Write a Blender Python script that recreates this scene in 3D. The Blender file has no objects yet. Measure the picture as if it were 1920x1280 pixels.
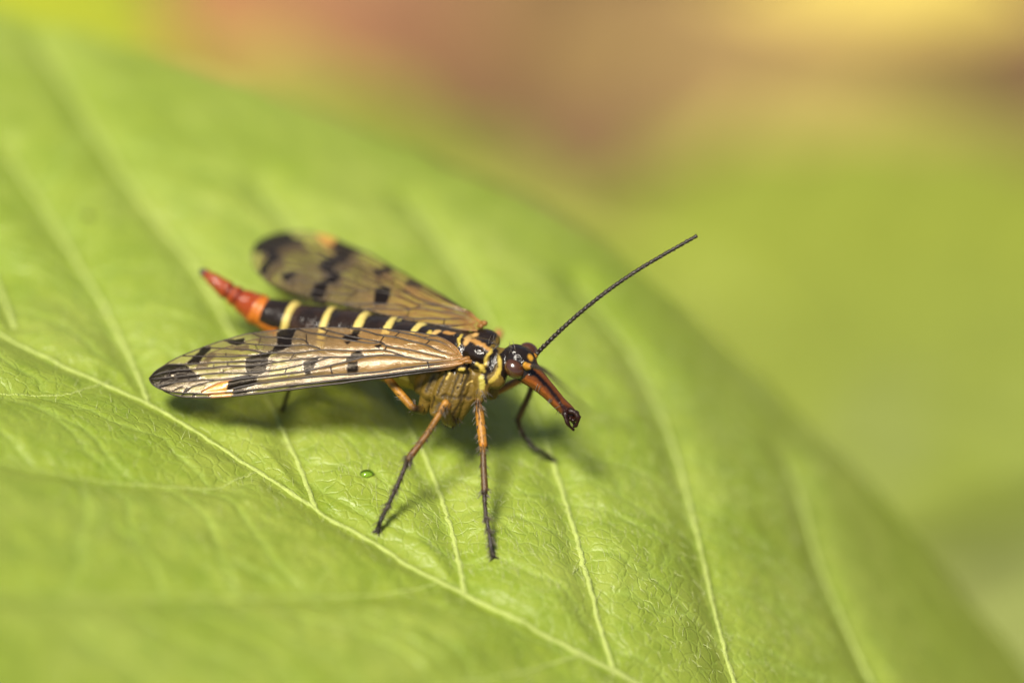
# Scorpionfly resting on a leaf, macro photograph.  1 Blender unit = 1 cm.
import bpy, math, random
import numpy as np
from mathutils import Vector, kdtree

SC = bpy.context.scene
SC.unit_settings.system = 'METRIC'
SC.unit_settings.scale_length = 0.01
COL = SC.collection
RNG = np.random.default_rng(7)
random.seed(7)

# ------------------------------------------------------------------ camera
PITCH = math.radians(40.0)
SCALE = 440.0                      # photograph pixels per cm at the plane of focus
LENS = 150.0
DIST = 1920.0 / SCALE * LENS / 36.0
FWD = np.array([0, math.cos(PITCH), -math.sin(PITCH)])
UP = np.array([0, math.sin(PITCH), math.cos(PITCH)])
RIGHT = np.array([1.0, 0, 0])
CAMPOS = (340 / SCALE) * UP - DIST * FWD
KPX = SCALE * DIST
cam_d = bpy.data.cameras.new('camera')
cam_d.lens = LENS
cam_d.sensor_width = 36.0
cam_d.clip_start = 0.1
cam_d.clip_end = 8000
cam_d.dof.use_dof = True
cam_d.dof.focus_distance = DIST
cam_d.dof.aperture_fstop = LENS / 1000.0 / 2 / 0.62     # lens opening about 10 mm across
cam = bpy.data.objects.new('camera', cam_d)
COL.objects.link(cam)
cam.location = CAMPOS
cam.rotation_euler = (math.pi / 2 - PITCH, 0, 0)
SC.camera = cam

# ------------------------------------------------------------------ light
SUN_EL, SUN_AZ = math.radians(66), math.radians(218)    # azimuth clockwise from +Y
w = bpy.data.worlds.new('World'); SC.world = w; w.use_nodes = True
wn = w.node_tree.nodes; wl = w.node_tree.links
sky = wn.new('ShaderNodeTexSky'); sky.sky_type = 'NISHITA'; sky.sun_disc = False
sky.sun_elevation = SUN_EL; sky.sun_rotation = SUN_AZ
wl.new(sky.outputs[0], wn['Background'].inputs[0])
wn['Background'].inputs[1].default_value = 0.05
sun_d = bpy.data.lights.new('sun', 'SUN'); sun_d.energy = 4.6
sun_d.angle = math.radians(15); sun_d.color = (1.0, 0.93, 0.80)
sun = bpy.data.objects.new('sun', sun_d); COL.objects.link(sun)
sdir = Vector((math.sin(SUN_AZ) * math.cos(SUN_EL), math.cos(SUN_AZ) * math.cos(SUN_EL), math.sin(SUN_EL)))
sun.rotation_euler = sdir.to_track_quat('Z', 'Y').to_euler()
sun.location = (0, 0, 60)
SC.view_settings.view_transform = 'Standard'
SC.view_settings.look = 'None'
SC.view_settings.exposure = 1.08
SC.view_settings.gamma = 1.0
SC.render.engine = 'CYCLES'
SC.cycles.use_denoising = True
SC.cycles.max_bounces = 10
SC.cycles.transparent_max_bounces = 24

# ------------------------------------------------------------------ helpers
def ray(px, py):
    px = np.asarray(px, float); py = np.asarray(py, float)
    return FWD + np.multiply.outer((px - 960) / KPX, RIGHT) + np.multiply.outer((640 - py) / KPX, UP)

def P(px, py, d=0.0):
    """A point seen at (px, py), d cm behind the plane of focus."""
    dd = np.asarray(d, float)
    return CAMPOS + ray(px, py) * (DIST + dd)[..., None] if np.ndim(px) else CAMPOS + ray(px, py) * (DIST + d)

def PZ(px, py, z):
    r = ray(px, py)
    return CAMPOS + r * (((z - CAMPOS[2]) / r[..., 2])[..., None] if np.ndim(px) else (z - CAMPOS[2]) / r[2])

def srgb(r, g, b):
    f = lambda c: (c / 255 / 12.92) if c / 255 <= 0.04045 else ((c / 255 + 0.055) / 1.055) ** 2.4
    return (f(r), f(g), f(b))

def tag(o, label=None, cat=None, group=None, kind=None):
    for k, v in (('label', label), ('category', cat), ('group', group), ('kind', kind)):
        if v: o[k] = v
    return o

def mesh_obj(name, verts, faces, mat=None, parent=None, smooth=True, cols=None, loops=None):
    """verts (n,3); faces = int array (m,3|4) or list."""
    me = bpy.data.meshes.new(name)
    verts = np.asarray(verts, np.float32)
    if isinstance(faces, np.ndarray):
        m, k = faces.shape
        me.vertices.add(len(verts)); me.vertices.foreach_set('co', verts.ravel())
        me.loops.add(m * k); me.loops.foreach_set('vertex_index', faces.astype(np.int32).ravel())
        me.polygons.add(m)
        me.polygons.foreach_set('loop_start', np.arange(0, m * k, k, dtype=np.int32))
        me.polygons.foreach_set('loop_total', np.full(m, k, np.int32))
        me.update(calc_edges=True)
    else:
        me.from_pydata([tuple(v) for v in verts], [], faces)
    if smooth:
        me.polygons.foreach_set('use_smooth', np.ones(len(me.polygons), bool))
    if cols is not None:
        a = me.color_attributes.new('Col', 'FLOAT_COLOR', 'POINT')
        a.data.foreach_set('color', np.asarray(cols, np.float32).ravel())
    me.validate()
    if mat: me.materials.append(mat)
    o = bpy.data.objects.new(name, me); COL.objects.link(o)
    if parent: o.parent = parent
    return o

def empty(name, loc=(0, 0, 0)):
    o = bpy.data.objects.new(name, None); COL.objects.link(o)
    o.location = loc; o.empty_display_size = 0.1
    return o

def local(parent, verts):
    return np.asarray(verts, float) - np.array(parent.location)

class Bag:
    """Collects tubes into one vertex/face list."""
    def __init__(s): s.v = []; s.f = []; s.c = []; s.n = 0
    def tube(s, pts, rad, seg=8, cols=None, cap=True):
        pts = np.asarray(pts, float); n = len(pts)
        rad = np.broadcast_to(np.asarray(rad, float), (n,)).copy()
        t = np.gradient(pts, axis=0); t /= np.linalg.norm(t, axis=1)[:, None] + 1e-12
        ref = np.array([0.13, 0.21, 1.0]) if abs(t[0][2]) < 0.9 * np.linalg.norm(t[0]) else np.array([1.0, 0.2, 0.1])
        a = np.cross(t[0], ref); a /= np.linalg.norm(a)
        ang = np.arange(seg) * 2 * math.pi / seg
        rings = []
        for i in range(n):
            a = a - t[i] * a.dot(t[i]); a /= np.linalg.norm(a) + 1e-12
            b = np.cross(t[i], a)
            rings.append(pts[i] + rad[i] * (np.outer(np.cos(ang), a) + np.outer(np.sin(ang), b)))
        V = np.concatenate(rings)
        i0 = np.arange(n - 1)[:, None] * seg + np.arange(seg)[None]
        i1 = np.arange(n - 1)[:, None] * seg + (np.arange(seg)[None] + 1) % seg
        F = np.stack([i0, i1, i1 + seg, i0 + seg], -1).reshape(-1, 4)
        if cap:
            V = np.concatenate([V, pts[:1] - t[0] * rad[0] * .5, pts[-1:] + t[-1] * rad[-1] * .5])
            k = np.arange(seg); q = (k + 1) % seg
            F = np.concatenate([F, np.stack([q, k, np.full(seg, n * seg), np.full(seg, n * seg)], -1),
                                np.stack([(n - 1) * seg + k, (n - 1) * seg + q, np.full(seg, n * seg + 1), np.full(seg, n * seg + 1)], -1)])
        s.v.append(V); s.f.append(F + s.n)
        if cols is not None:
            c = np.repeat(np.asarray(cols, float), seg, axis=0)
            if cap: c = np.concatenate([c, [cols[0]], [cols[-1]]])
            s.c.append(c)
        s.n += len(V)
    def build(s, name, mat, parent=None, off=None):
        V = np.concatenate(s.v); F = np.concatenate(s.f)
        if off is not None: V = V - off
        elif parent: V = V - np.array(parent.location)
        faces = [tuple(dict.fromkeys(f)) for f in F.tolist()]
        return mesh_obj(name, V, faces, mat, parent, cols=np.concatenate(s.c) if s.c else None)

def resample(pts, n):
    pts = np.asarray(pts, float)
    d = np.concatenate([[0], np.cumsum(np.linalg.norm(np.diff(pts, axis=0), axis=1))])
    t = np.linspace(0, d[-1], n)
    return np.stack([np.interp(t, d, pts[:, k]) for k in range(pts.shape[1])], 1)

def smooth_line(pts, n, it=2):
    """Chaikin smoothing, then even resampling."""
    p = np.asarray(pts, float)
    for _ in range(it):
        q = np.empty((2 * len(p), p.shape[1])); q[0] = p[0]; q[-1] = p[-1]
        q[1:-1:2] = p[:-1] * .75 + p[1:] * .25
        q[2:-1:2] = p[:-1] * .25 + p[1:] * .75
        p = q
    return resample(p, n)

def vnoise(p, seed=0):
    """Cheap smooth value noise in 3D, -1..1."""
    p = np.asarray(p, float); i = np.floor(p).astype(np.int64); f = p - i; f = f * f * (3 - 2 * f)
    def h(a, b, c):
        n = (a * 374761393 + b * 668265263 + c * 2147483647 + seed * 1274126177) & 0xffffffff
        n = ((n ^ (n >> 13)) * 1274126177) & 0xffffffff
        return ((n ^ (n >> 16)) & 0xffff) / 32767.5 - 1
    r = 0
    for dx in (0, 1):
        for dy in (0, 1):
            for dz in (0, 1):
                wgt = (f[..., 0] if dx else 1 - f[..., 0]) * (f[..., 1] if dy else 1 - f[..., 1]) * (f[..., 2] if dz else 1 - f[..., 2])
                r = r + wgt * h(i[..., 0] + dx, i[..., 1] + dy, i[..., 2] + dz)
    return r

def sstep(a, b, x):
    t = np.clip((x - a) / (b - a), 0, 1); return t * t * (3 - 2 * t)

# ------------------------------------------------------------------ materials
class NT:
    def __init__(s, name):
        s.m = bpy.data.materials.new(name); s.m.use_nodes = True
        s.t = s.m.node_tree; s.t.nodes.clear()
        s.out = s.t.nodes.new('ShaderNodeOutputMaterial')
    def n(s, typ, **kw):
        nd = s.t.nodes.new(typ)
        for k, v in kw.items():
            if k.startswith('i_'):
                nd.inputs[k[2:].replace('_', ' ')].default_value = v
            else: setattr(nd, k, v)
        return nd
    def l(s, a, b): s.t.links.new(a, b)
    def surf(s, sock): s.l(sock, s.out.inputs['Surface'])
    def obj(s): return s.n('ShaderNodeTexCoord').outputs['Object']
    def noise(s, scale, detail=4, rough=.55, vec=None):
        nd = s.n('ShaderNodeTexNoise'); nd.inputs['Scale'].default_value = scale
        nd.inputs['Detail'].default_value = detail; nd.inputs['Roughness'].default_value = rough
        s.l(vec or s.obj(), nd.inputs['Vector']); return nd.outputs['Fac']
    def ramp(s, sock, stops):
        r = s.n('ShaderNodeValToRGB'); e = r.color_ramp.elements
        while len(e) < len(stops): e.new(.5)
        for el, (p, c) in zip(e, stops): el.position = p; el.color = (*c[:3], 1)
        s.l(sock, r.inputs[0]); return r.outputs[0]
    def mix(s, fac, a, b, mode='MIX'):
        m = s.n('ShaderNodeMix', data_type='RGBA', blend_type=mode)
        for sk, v in ((m.inputs[0], fac), (m.inputs[6], a), (m.inputs[7], b)):
            if hasattr(v, 'is_linked'): s.l(v, sk)
            else: sk.default_value = v if not isinstance(v, tuple) else (*v[:3], 1)
        return m.outputs[2]
    def bump(s, h, strength, dist, normal=None):
        b = s.n('ShaderNodeBump'); b.inputs['Strength'].default_value = strength; b.inputs['Distance'].default_value = dist
        s.l(h, b.inputs['Height'])
        if normal: s.l(normal, b.inputs['Normal'])
        return b.outputs[0]
    def pbsdf(s, color, rough=.5, spec=.5, normal=None, **kw):
        p = s.n('ShaderNodeBsdfPrincipled')
        if hasattr(color, 'is_linked'): s.l(color, p.inputs['Base Color'])
        else: p.inputs['Base Color'].default_value = (*color[:3], 1)
        if hasattr(rough, 'is_linked'): s.l(rough, p.inputs['Roughness'])
        else: p.inputs['Roughness'].default_value = rough
        p.inputs['Specular IOR Level'].default_value = spec
        if normal: s.l(normal, p.inputs['Normal'])
        for k, v in kw.items(): p.inputs[k.replace('_', ' ')].default_value = v
        return p

def leaf_material(name, base, dark, light, transl=.3, fine=True, rough=.36, vein=None):
    t = NT(name); co = t.obj()
    big = t.noise(1.3, 3, .6, co); mid = t.noise(9, 4, .6, co)
    c = t.mix(t.ramp(big, [(.35, (0, 0, 0)), (.7, (1, 1, 1))]), base, light)
    c = t.mix(t.ramp(mid, [(.42, (0, 0, 0)), (.75, (.6, .6, .6))]), c, dark)
    nrm = None
    if fine:
        vo = t.n('ShaderNodeTexVoronoi', feature='DISTANCE_TO_EDGE'); vo.inputs['Scale'].default_value = 17
        wv = t.n('ShaderNodeTexNoise'); wv.inputs['Scale'].default_value = 14; t.l(co, wv.inputs['Vector'])
        wm = t.n('ShaderNodeMix', data_type='VECTOR'); wm.inputs[0].default_value = .05
        t.l(co, wm.inputs[4]); t.l(wv.outputs['Color'], wm.inputs[5]); t.l(wm.outputs[1], vo.inputs['Vector'])
        edge = t.ramp(vo.outputs['Distance'], [(0, (1, 1, 1)), (.06, (0, 0, 0))])
        sp = t.noise(75, 3, .7, co)
        c = t.mix(t.ramp(sp, [(.42, (0, 0, 0)), (.72, (.65, .65, .65))]), c, light)
        at = t.n('ShaderNodeAttribute', attribute_name='Col')
        if vein: c = t.mix(at.outputs['Fac'], c, vein)
        m = t.n('ShaderNodeMath', operation='MULTIPLY'); t.l(edge, m.inputs[0]); m.inputs[1].default_value = .42
        if vein: c = t.mix(m.outputs[0], c, vein)
        nrm = t.bump(t.ramp(vo.outputs['Distance'], [(0, (0, 0, 0)), (.12, (1, 1, 1))]), .5, .005)
        nrm = t.bump(sp, .24, .010, nrm)
        nrm = t.bump(t.noise(190, 2, .6, co), .35, .005, nrm)
    p = t.pbsdf(c, rough, .45, nrm)
    tr = t.n('ShaderNodeBsdfTranslucent'); t.l(t.mix(.5, c, (light[0] * 1.2, light[1] * 1.25, light[2] * .6)), tr.inputs['Color'])
    if nrm: t.l(nrm, tr.inputs['Normal'])
    mx = t.n('ShaderNodeMixShader'); mx.inputs[0].default_value = transl
    t.l(p.outputs[0], mx.inputs[1]); t.l(tr.outputs[0], mx.inputs[2]); t.surf(mx.outputs[0])
    return t.m

GREEN = (.172, .238, .016); GREEN_D = (.100, .172, .006); GREEN_L = (.255, .310, .050)
M_LEAF = leaf_material('leaf_blade', GREEN, GREEN_D, GREEN_L, .25, vein=(.25, .34, .06))
def simple_mat(name, color, rough=.5, spec=.5, var=.25, scale=30, bump=.2, bdist=.004, **kw):
    t = NT(name); co = t.obj(); nz = t.noise(scale, 4, .6, co)
    c = t.mix(nz, tuple(x * (1 - var) for x in color), tuple(min(1, x * (1 + var)) for x in color))
    p = t.pbsdf(c, rough, spec, t.bump(t.noise(scale * 4, 3, .6, co), bump, bdist), **kw)
    t.surf(p.outputs[0]); return t.m
M_VEIN = simple_mat('leaf_vein', (.29, .345, .085), .6, .3, .30, 30, .9, .012, Subsurface_Weight=.0)
M_LHAIR = simple_mat('leaf_hair', (.42, .46, .20), .45, .4, .1, 10, 0)

# ------------------------------------------------------------------ ground (far below, out of focus)
GZ = -20.0
t = NT('woodland_soil'); co = t.obj()
c = t.ramp(t.noise(.10, 5, .6, co), [(.3, (.085, .045, .022)), (.5, (.16, .08, .040)), (.72, (.24, .125, .06))])
c = t.mix(t.noise(1.5, 4, .6, co), c, (.06, .04, .02))
p = t.pbsdf(c, .85, .2, t.bump(t.noise(2.0, 5, .65, co), .6, .4)); t.surf(p.outputs[0]); M_SOIL = t.m
n = 61; g = np.linspace(-1, 1, n); g = np.sign(g) * np.abs(g) ** 3 * 1500
gx, gy = np.meshgrid(g, g, indexing='ij')
gz = GZ + np.where(np.hypot(gx, gy) < 300, .35 * vnoise(np.stack([gx * .3, gy * .3, gx * 0], -1), 3), 0)
ii = (np.arange(n - 1)[:, None] * n + np.arange(n - 1)[None]).ravel()
tag(mesh_obj('ground', np.stack([gx, gy, gz], -1).reshape(-1, 3), np.stack([ii, ii + n, ii + n + 1, ii + 1], 1), M_SOIL), kind='structure')

# ------------------------------------------------------------------ plants and fallen leaves behind, far out of focus
def plain_leaf_mat(name, c, transl=.3, rough=.5):
    t = NT(name); co = t.obj(); nz = t.noise(1.2, 4, .6, co)
    k = t.mix(t.ramp(nz, [(.3, (0, 0, 0)), (.7, (1, 1, 1))]), tuple(x * .75 for x in c), tuple(min(1, x * 1.2) for x in c))
    p = t.pbsdf(k, rough, .35, t.bump(t.noise(14, 4, .6, co), .4, .03)); tr = t.n('ShaderNodeBsdfTranslucent'); t.l(k, tr.inputs[0])
    mx = t.n('ShaderNodeMixShader'); mx.inputs[0].default_value = transl
    t.l(p.outputs[0], mx.inputs[1]); t.l(tr.outputs[0], mx.inputs[2]); t.surf(mx.outputs[0]); return t.m

def far_leaf(name, label, cat, pos, length, width, yaw, pitch, roll, color, fallen=False, group=None, curl=.12, notch=.03):
    """A whole leaf with midrib, side veins and stalk, standing at pos."""
    m = plain_leaf_mat(name + '_tissue', color, .12 if fallen else .3)
    mv = plain_leaf_mat(name + '_rib', tuple(min(1, x * 1.25) for x in color), .05)
    root = empty(name, pos); tag(root, label, cat, group)
    root.rotation_euler = (math.radians(roll), math.radians(pitch), math.radians(yaw))
    nu, nv = 60, 31
    u = np.linspace(0, 1, nu); v = np.linspace(-1, 1, nv); U, Vv = np.meshgrid(u, v, indexing='ij')
    wd = width * .5 * np.sin(math.pi * U ** .85) ** .75 * (1 + notch * np.abs((U * 14) % 1 - .5))
    X = (U - .5) * length; Y = Vv * wd
    Z = curl * np.abs(Y) - .10 * length * (U - .45) ** 2 + .03 * length * vnoise(np.stack([X * .6, Y * .6, X * 0 + length], -1), 8)
    Z = Z + .012 * length * np.cos((U - np.abs(Vv) * .18) * 40) * (1 - np.exp(-np.abs(Vv) * 3))
    ii = (np.arange(nu - 1)[:, None] * nv + np.arange(nv - 1)[None]).ravel()
    mesh_obj('blade', np.stack([X, Y, Z], -1).reshape(-1, 3), np.stack([ii, ii + nv, ii + nv + 1, ii + 1], 1), m, root)
    b = Bag(); mid = np.stack([X[:, nv // 2], Y[:, nv // 2], Z[:, nv // 2] + .01], 1); b.tube(mid, np.linspace(.05, .015, nu) * length / 7, 6); b.build('midrib', mv, root, off=np.zeros(3))
    for k in range(5, 52, 7):
        for sg in (0, nv - 1):
            ln = [(X[min(nu - 1, k + j), a], Y[min(nu - 1, k + j), a], Z[min(nu - 1, k + j), a] + .006) for j, a in enumerate(np.linspace(nv // 2, sg, 8).astype(int))]
            b = Bag(); b.tube(np.array(ln), np.linspace(.022, .010, 8) * length / 7, 5); b.build('side_vein', mv, root, off=np.zeros(3))
    bpy.context.view_layer.update()
    b = Bag(); p0 = mid[0]
    if fallen: st = [p0, p0 + [-.35 * length * .4, .1, .02], p0 + [-.35 * length, .25, .05]]
    else:
        inv = root.matrix_world.inverted()
        wp = root.matrix_world @ Vector(p0); dirx = (root.matrix_world.to_3x3() @ Vector((-1, 0, 0)))
        foot = Vector((wp.x + dirx.x * length * .5, wp.y + dirx.y * length * .5, GZ - .3))
        st = [np.array(inv @ q_) for q_ in (wp, wp + dirx * length * .2, wp * .5 + foot * .5 + dirx * length * .15, foot)]
    b.tube(smooth_line(st, 20), np.linspace(.05, .075, 20) * length / 7, 6); b.build('stalk', mv, root, off=np.zeros(3))
    return root

def gpt(px, py, h=.5): return PZ(px, py, GZ + h)
FALL = 'fallen leaves on the woodland floor'
far_leaf('fallen_leaf', 'orange brown fallen leaf on the soil, next to the dark bare patch', 'fallen leaf', gpt(650, 20, .9), 3.6, 2.2, 165, 3, 4, (.31, .15, .07), True, FALL)
far_leaf('fallen_leaf', 'pale tawny fallen leaf on the soil beside the lime green leaf', 'fallen leaf', gpt(330, 140, .6), 4.2, 2.4, 20, -4, 3, (.38, .165, .05), True, FALL)
far_leaf('fallen_leaf', 'sandy yellow brown fallen leaf on the soil under the bright yellow one', 'fallen leaf', gpt(1490, 140, .6), 5.0, 2.4, 8, 3, -3, (.31, .215, .075), True, FALL)
far_leaf('fallen_leaf', 'bright yellow fallen leaf lying at the edge of the bare soil', 'fallen leaf', gpt(1660, -90, 1.1), 4.4, 2.0, 170, 4, 3, (.70, .56, .12), True, FALL)
far_leaf('fallen_leaf', 'olive brown fallen leaf on the soil between orange and sandy leaves', 'fallen leaf', gpt(1060, 20, .4), 2.6, 1.4, 60, 0, 2, (.20, .13, .035), True, FALL)
UND = 'green leaves of the undergrowth'
far_leaf('undergrowth_leaf', 'lime green sunlit leaf behind the tip of the large downy leaf', 'leaf', P(-70, 80, 13), 6.2, 3.0, 100, 0, 6, (.26, .29, .016), False, UND)
far_leaf('undergrowth_leaf', 'broad yellow green leaf of the undergrowth below the sandy fallen leaf', 'leaf', P(1720, 470, 16), 6.0, 2.9, 15, 6, 8, (.190, .225, .026), False, UND)
far_leaf('undergrowth_leaf', 'olive green leaf behind the edge of the large downy leaf, under the dark soil', 'leaf', P(1000, 580, 17), 8.6, 3.0, 172, 4, 10, (.205, .250, .028), False, UND)
far_leaf('undergrowth_leaf', 'mid green leaf behind the downy leaf, under the pale tawny fallen leaf', 'leaf', P(400, 350, 14), 6.4, 3.0, 165, 0, 8, (.225, .265, .032), False, UND)
far_leaf('undergrowth_leaf', 'dull olive leaf of the undergrowth between yellow green and mustard leaves', 'leaf', P(1720, 800, 13), 6.2, 2.6, 20, -4, 4, (.170, .205, .028), False, UND)
far_leaf('undergrowth_leaf', 'small mustard yellow leaf low in the undergrowth', 'leaf', P(2020, 1040, 13), 2.0, 1.1, 75, 3, 6, (.19, .20, .014), False, UND)
far_leaf('undergrowth_leaf', 'greyish green leaf in the undergrowth below the mustard yellow one', 'leaf', P(1780, 1120, 12), 6.8, 3.6, 5, 0, 2, (.19, .22, .06), False, UND)

# ------------------------------------------------------------------ the leaf the insect stands on
MID0 = np.array([-.20, -.39]); AX = np.array([-.755, .656]); AX /= np.linalg.norm(AX); BX = np.array([AX[1], -AX[0]])
def leaf_uv(x, y):
    dx, dy = x - MID0[0], y - MID0[1]
    return dx * AX[0] + dy * AX[1], dx * BX[0] + dy * BX[1]
def leaf_z0(x, y):
    u, v = leaf_uv(x, y)
    xs = np.clip(x, -3.2, 3.0)
    xq = np.maximum(0, xs - .05)
    z = -.16 * xs - .27 * np.where(xq < .85, xq ** 2, .85 ** 2 + 1.7 * (xq - .85))
    z = z - .10 * (np.sqrt((u - 1.9) ** 2 + .04) + (u - 1.9)) / 2
    z = z + .23 * np.maximum(0, -v - .03) - .13 * np.maximum(0, v - 1.15) ** 2
    z = z - .02 * np.maximum(0, u - 3.0) ** 2 - .30 * np.maximum(0, -u - .30)
    return z
def PL(px, py):
    """Point on the leaf surface under a pixel."""
    px = np.atleast_1d(np.asarray(px, float)); py = np.atleast_1d(np.asarray(py, float))
    r = ray(px, py); tt = np.linspace(-2.5, 4.0, 500)
    q = CAMPOS + r[:, None, :] * (DIST + tt)[None, :, None]
    f = q[..., 2] - leaf_z0(q[..., 0], q[..., 1])
    below = f < 0
    i = np.where(below.any(1), np.argmax(below, 1), np.argmin(f, 1)); i = np.maximum(i, 1); k = np.arange(len(px))
    f0, f1 = f[k, i - 1], f[k, i]
    w_ = np.where((f0 > 0) & (f1 < 0), f0 / np.where(f0 == f1, 1, f0 - f1), 0)
    t_ = tt[i - 1] + (tt[1] - tt[0]) * w_
    return CAMPOS + r * (DIST + t_)[:, None]

midrib_px = [(-40, 590), (60, 645), (160, 690), (280, 742), (400, 815), (500, 880), (585, 938), (680, 990), (780, 1055), (870, 1100), (980, 1150), (1070, 1200), (1190, 1262), (1300, 1330)]
lat_px = [
    [(278, 744), (262, 700), (240, 650), (200, 570), (150, 490), (110, 420), (60, 345), (10, 270)],
    [(590, 940), (575, 895), (545, 825), (510, 750), (440, 620), (400, 545), (360, 480), (310, 420), (250, 345), (190, 250), (140, 170), (70, 60)],
    [(872, 1102), (865, 1060), (845, 970), (815, 880), (775, 800), (735, 730), (650, 570), (560, 420), (490, 340)],
    [(1150, 1240), (1130, 1180), (1110, 1100), (1085, 1010), (1050, 890), (1010, 780), (985, 725), (925, 600), (870, 510), (815, 430), (770, 370)],
    [(1420, 1400), (1380, 1280), (1345, 1160), (1320, 1040), (1290, 920), (1260, 810), (1220, 720), (1180, 640), (1130, 575), (1080, 520)],
    [(1720, 1420), (1630, 1260), (1580, 1150), (1530, 1030), (1505, 930), (1480, 860)],
    [(483, 868), (430, 890), (400, 903), (300, 898), (150, 882), (0, 850)],
    [(825, 1078), (780, 1092), (700, 1100), (520, 1105), (300, 1103), (100, 1105), (-100, 1090)],
    [(1090, 1210), (1000, 1240), (850, 1270), (600, 1300), (300, 1320)],
]
def px_line(l, n): 
    a = smooth_line(l, n); q = PL(a[:, 0], a[:, 1]); return q[:, :2]
# the midrib continues straight to the tip and to the base
mid_xy = px_line(midrib_px, 60)
d0 = mid_xy[0] - mid_xy[4]; d0 /= np.linalg.norm(d0); d1 = mid_xy[-1] - mid_xy[-5]; d1 /= np.linalg.norm(d1)
mid_xy = np.concatenate([mid_xy[0] + d0 * np.linspace(4.6, .08, 40)[:, None], mid_xy, mid_xy[-1] + d1 * np.linspace(.08, 1.3, 16)[:, None]])
lats = [px_line(l, 44) for l in lat_px]
# side veins beyond the picture, towards the tip
for k in range(1, 5):
    lats.append(lats[0][::1] + d0 * (.75 * k)); 
for k in range(1, 5):
    lats.append(lats[6] + d0 * (.8 * k))
_mu, _mv = leaf_uv(mid_xy[:, 0], mid_xy[:, 1]); _o = np.argsort(_mu)
def mid_v(u): return np.interp(u, _mu[_o], _mv[_o])
U0, U1 = _mu.min(), _mu.max()
def half_width(u, far):
    s = np.clip((u - U0) / (U1 - U0), 0, 1)
    wv = np.sin(math.pi * s ** .72) ** .55
    return wv * (2.65 + .42 * np.clip(1 - (u + 1.2) / 2.6, 0, 1) if far else 2.3) * (1 + .02 * np.abs(((u * 2.2) % 1) - .3))
# tertiary veins: ladders between neighbouring side veins
terts = []
def ladder(a, b, step, jit):
    la = np.linalg.norm(np.diff(a, axis=0), axis=1).sum()
    m = max(3, int(la / step))
    for k in range(1, m):
        s = (k + RNG.uniform(-.25, .25)) / m
        i = s * (len(a) - 1); p = a[int(i)]
        j = np.clip(s + RNG.uniform(-.06, .10), 0, 1) * (len(b) - 1); q = b[int(j)]
        if np.linalg.norm(q - p) > 1.6: continue
        n = 9; tt = np.linspace(0, 1, n)[:, None]
        nrm = np.array([-(q - p)[1], (q - p)[0]])
        off = np.cumsum(RNG.normal(0, jit, n)); off -= np.linspace(0, off[-1], n)
        off += .10 * np.sin(np.pi * tt[:, 0]) * RNG.uniform(-.4, 1)
        terts.append(resample(p + (q - p) * tt + nrm * off[:, None], 40))
        if RNG.random() < .7:   # a short branch
            c0 = terts[-1][int(RNG.uniform(10, 30))]; ang = RNG.uniform(0, 6.28)
            terts.append(c0 + np.linspace(0, RNG.uniform(.08, .2), 14)[:, None] * np.array([math.cos(ang), math.sin(ang)]) + np.cumsum(RNG.normal(0, .003, (14, 2)), axis=0))
order_far = [13 - 1, 11, 10, 9, 0, 1, 2, 3, 4, 5]
for a, b in zip(order_far[:-1], order_far[1:]): ladder(lats[a], lats[b], .24, .035)
order_near = [16, 15, 14, 13, 6, 7, 8]
for a, b in zip(order_near[:-1], order_near[1:]): ladder(lats[a], lats[b], .20, .035)
def kd_of(lines):
    pts = np.concatenate([resample(l, max(3, int(np.linalg.norm(np.diff(l, axis=0), axis=1).sum() / .008))) for l in lines])
    k = kdtree.KDTree(len(pts))
    for i, p in enumerate(pts): k.insert((p[0], p[1], 0), i)
    k.balance(); return k
kd1 = kd_of(lats + [mid_xy]); kd2 = kd_of(terts)
NU, NV = 700, 430
us = np.linspace(U0, U1, NU); vv = np.linspace(-1, 1, NV)
UU, VV = np.meshgrid(us, vv, indexing='ij')
wfar, wnear = half_width(us, True)[:, None], half_width(us, False)[:, None]
vloc = mid_v(UU) * 1.0 + np.where(VV > 0, VV * wfar, VV * wnear)
LX = MID0[0] + UU * AX[0] + vloc * BX[0]; LY = MID0[1] + UU * AX[1] + vloc * BX[1]
flat = np.stack([LX.ravel(), LY.ravel()], 1)
d_l = np.array([kd1.find((a, b, 0))[2] for a, b in flat.tolist()])
d_t = np.array([kd2.find((a, b, 0))[2] for a, b in flat.tolist()])
def leaf_relief(dl, dt, x, y):
    h = -.058 * np.exp(-(dl / .09) ** 1.5) + .012 * np.exp(-(dl / .02) ** 2)
    h = h - .008 * np.exp(-(dt / .015) ** 2) * sstep(.015, .08, dl)
    p3 = np.stack([x, y, x * 0], -1)
    return h + .007 * vnoise(p3 * 7, 1) + .004 * vnoise(p3 * 22, 2)
LZ = leaf_z0(flat[:, 0], flat[:, 1]) + leaf_relief(d_l, d_t, flat[:, 0], flat[:, 1])
def on_leaf(xy):
    xy = np.atleast_2d(xy)
    dl = np.array([kd1.find((a, b, 0))[2] for a, b in xy.tolist()]); dt = np.array([kd2.find((a, b, 0))[2] for a, b in xy.tolist()])
    return leaf_z0(xy[:, 0], xy[:, 1]) + leaf_relief(dl, dt, xy[:, 0], xy[:, 1])
base_xy = mid_xy[-1]; base = np.array([*base_xy, leaf_z0(*base_xy)])
leaf = empty('leaf', base)
tag(leaf, 'large downy green leaf with pale side veins under the scorpionfly', 'leaf')
ii = (np.arange(NU - 1)[:, None] * NV + np.arange(NV - 1)[None]).ravel()
vcol = np.clip(.55 * np.exp(-(d_t / .010) ** 2), 0, 1)
mesh_obj('blade', local(leaf, np.stack([flat[:, 0], flat[:, 1], LZ], 1)), np.stack([ii, ii + 1, ii + NV + 1, ii + NV], 1), M_LEAF, leaf,
         cols=np.stack([vcol] * 3 + [np.ones_like(vcol)], 1))
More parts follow.
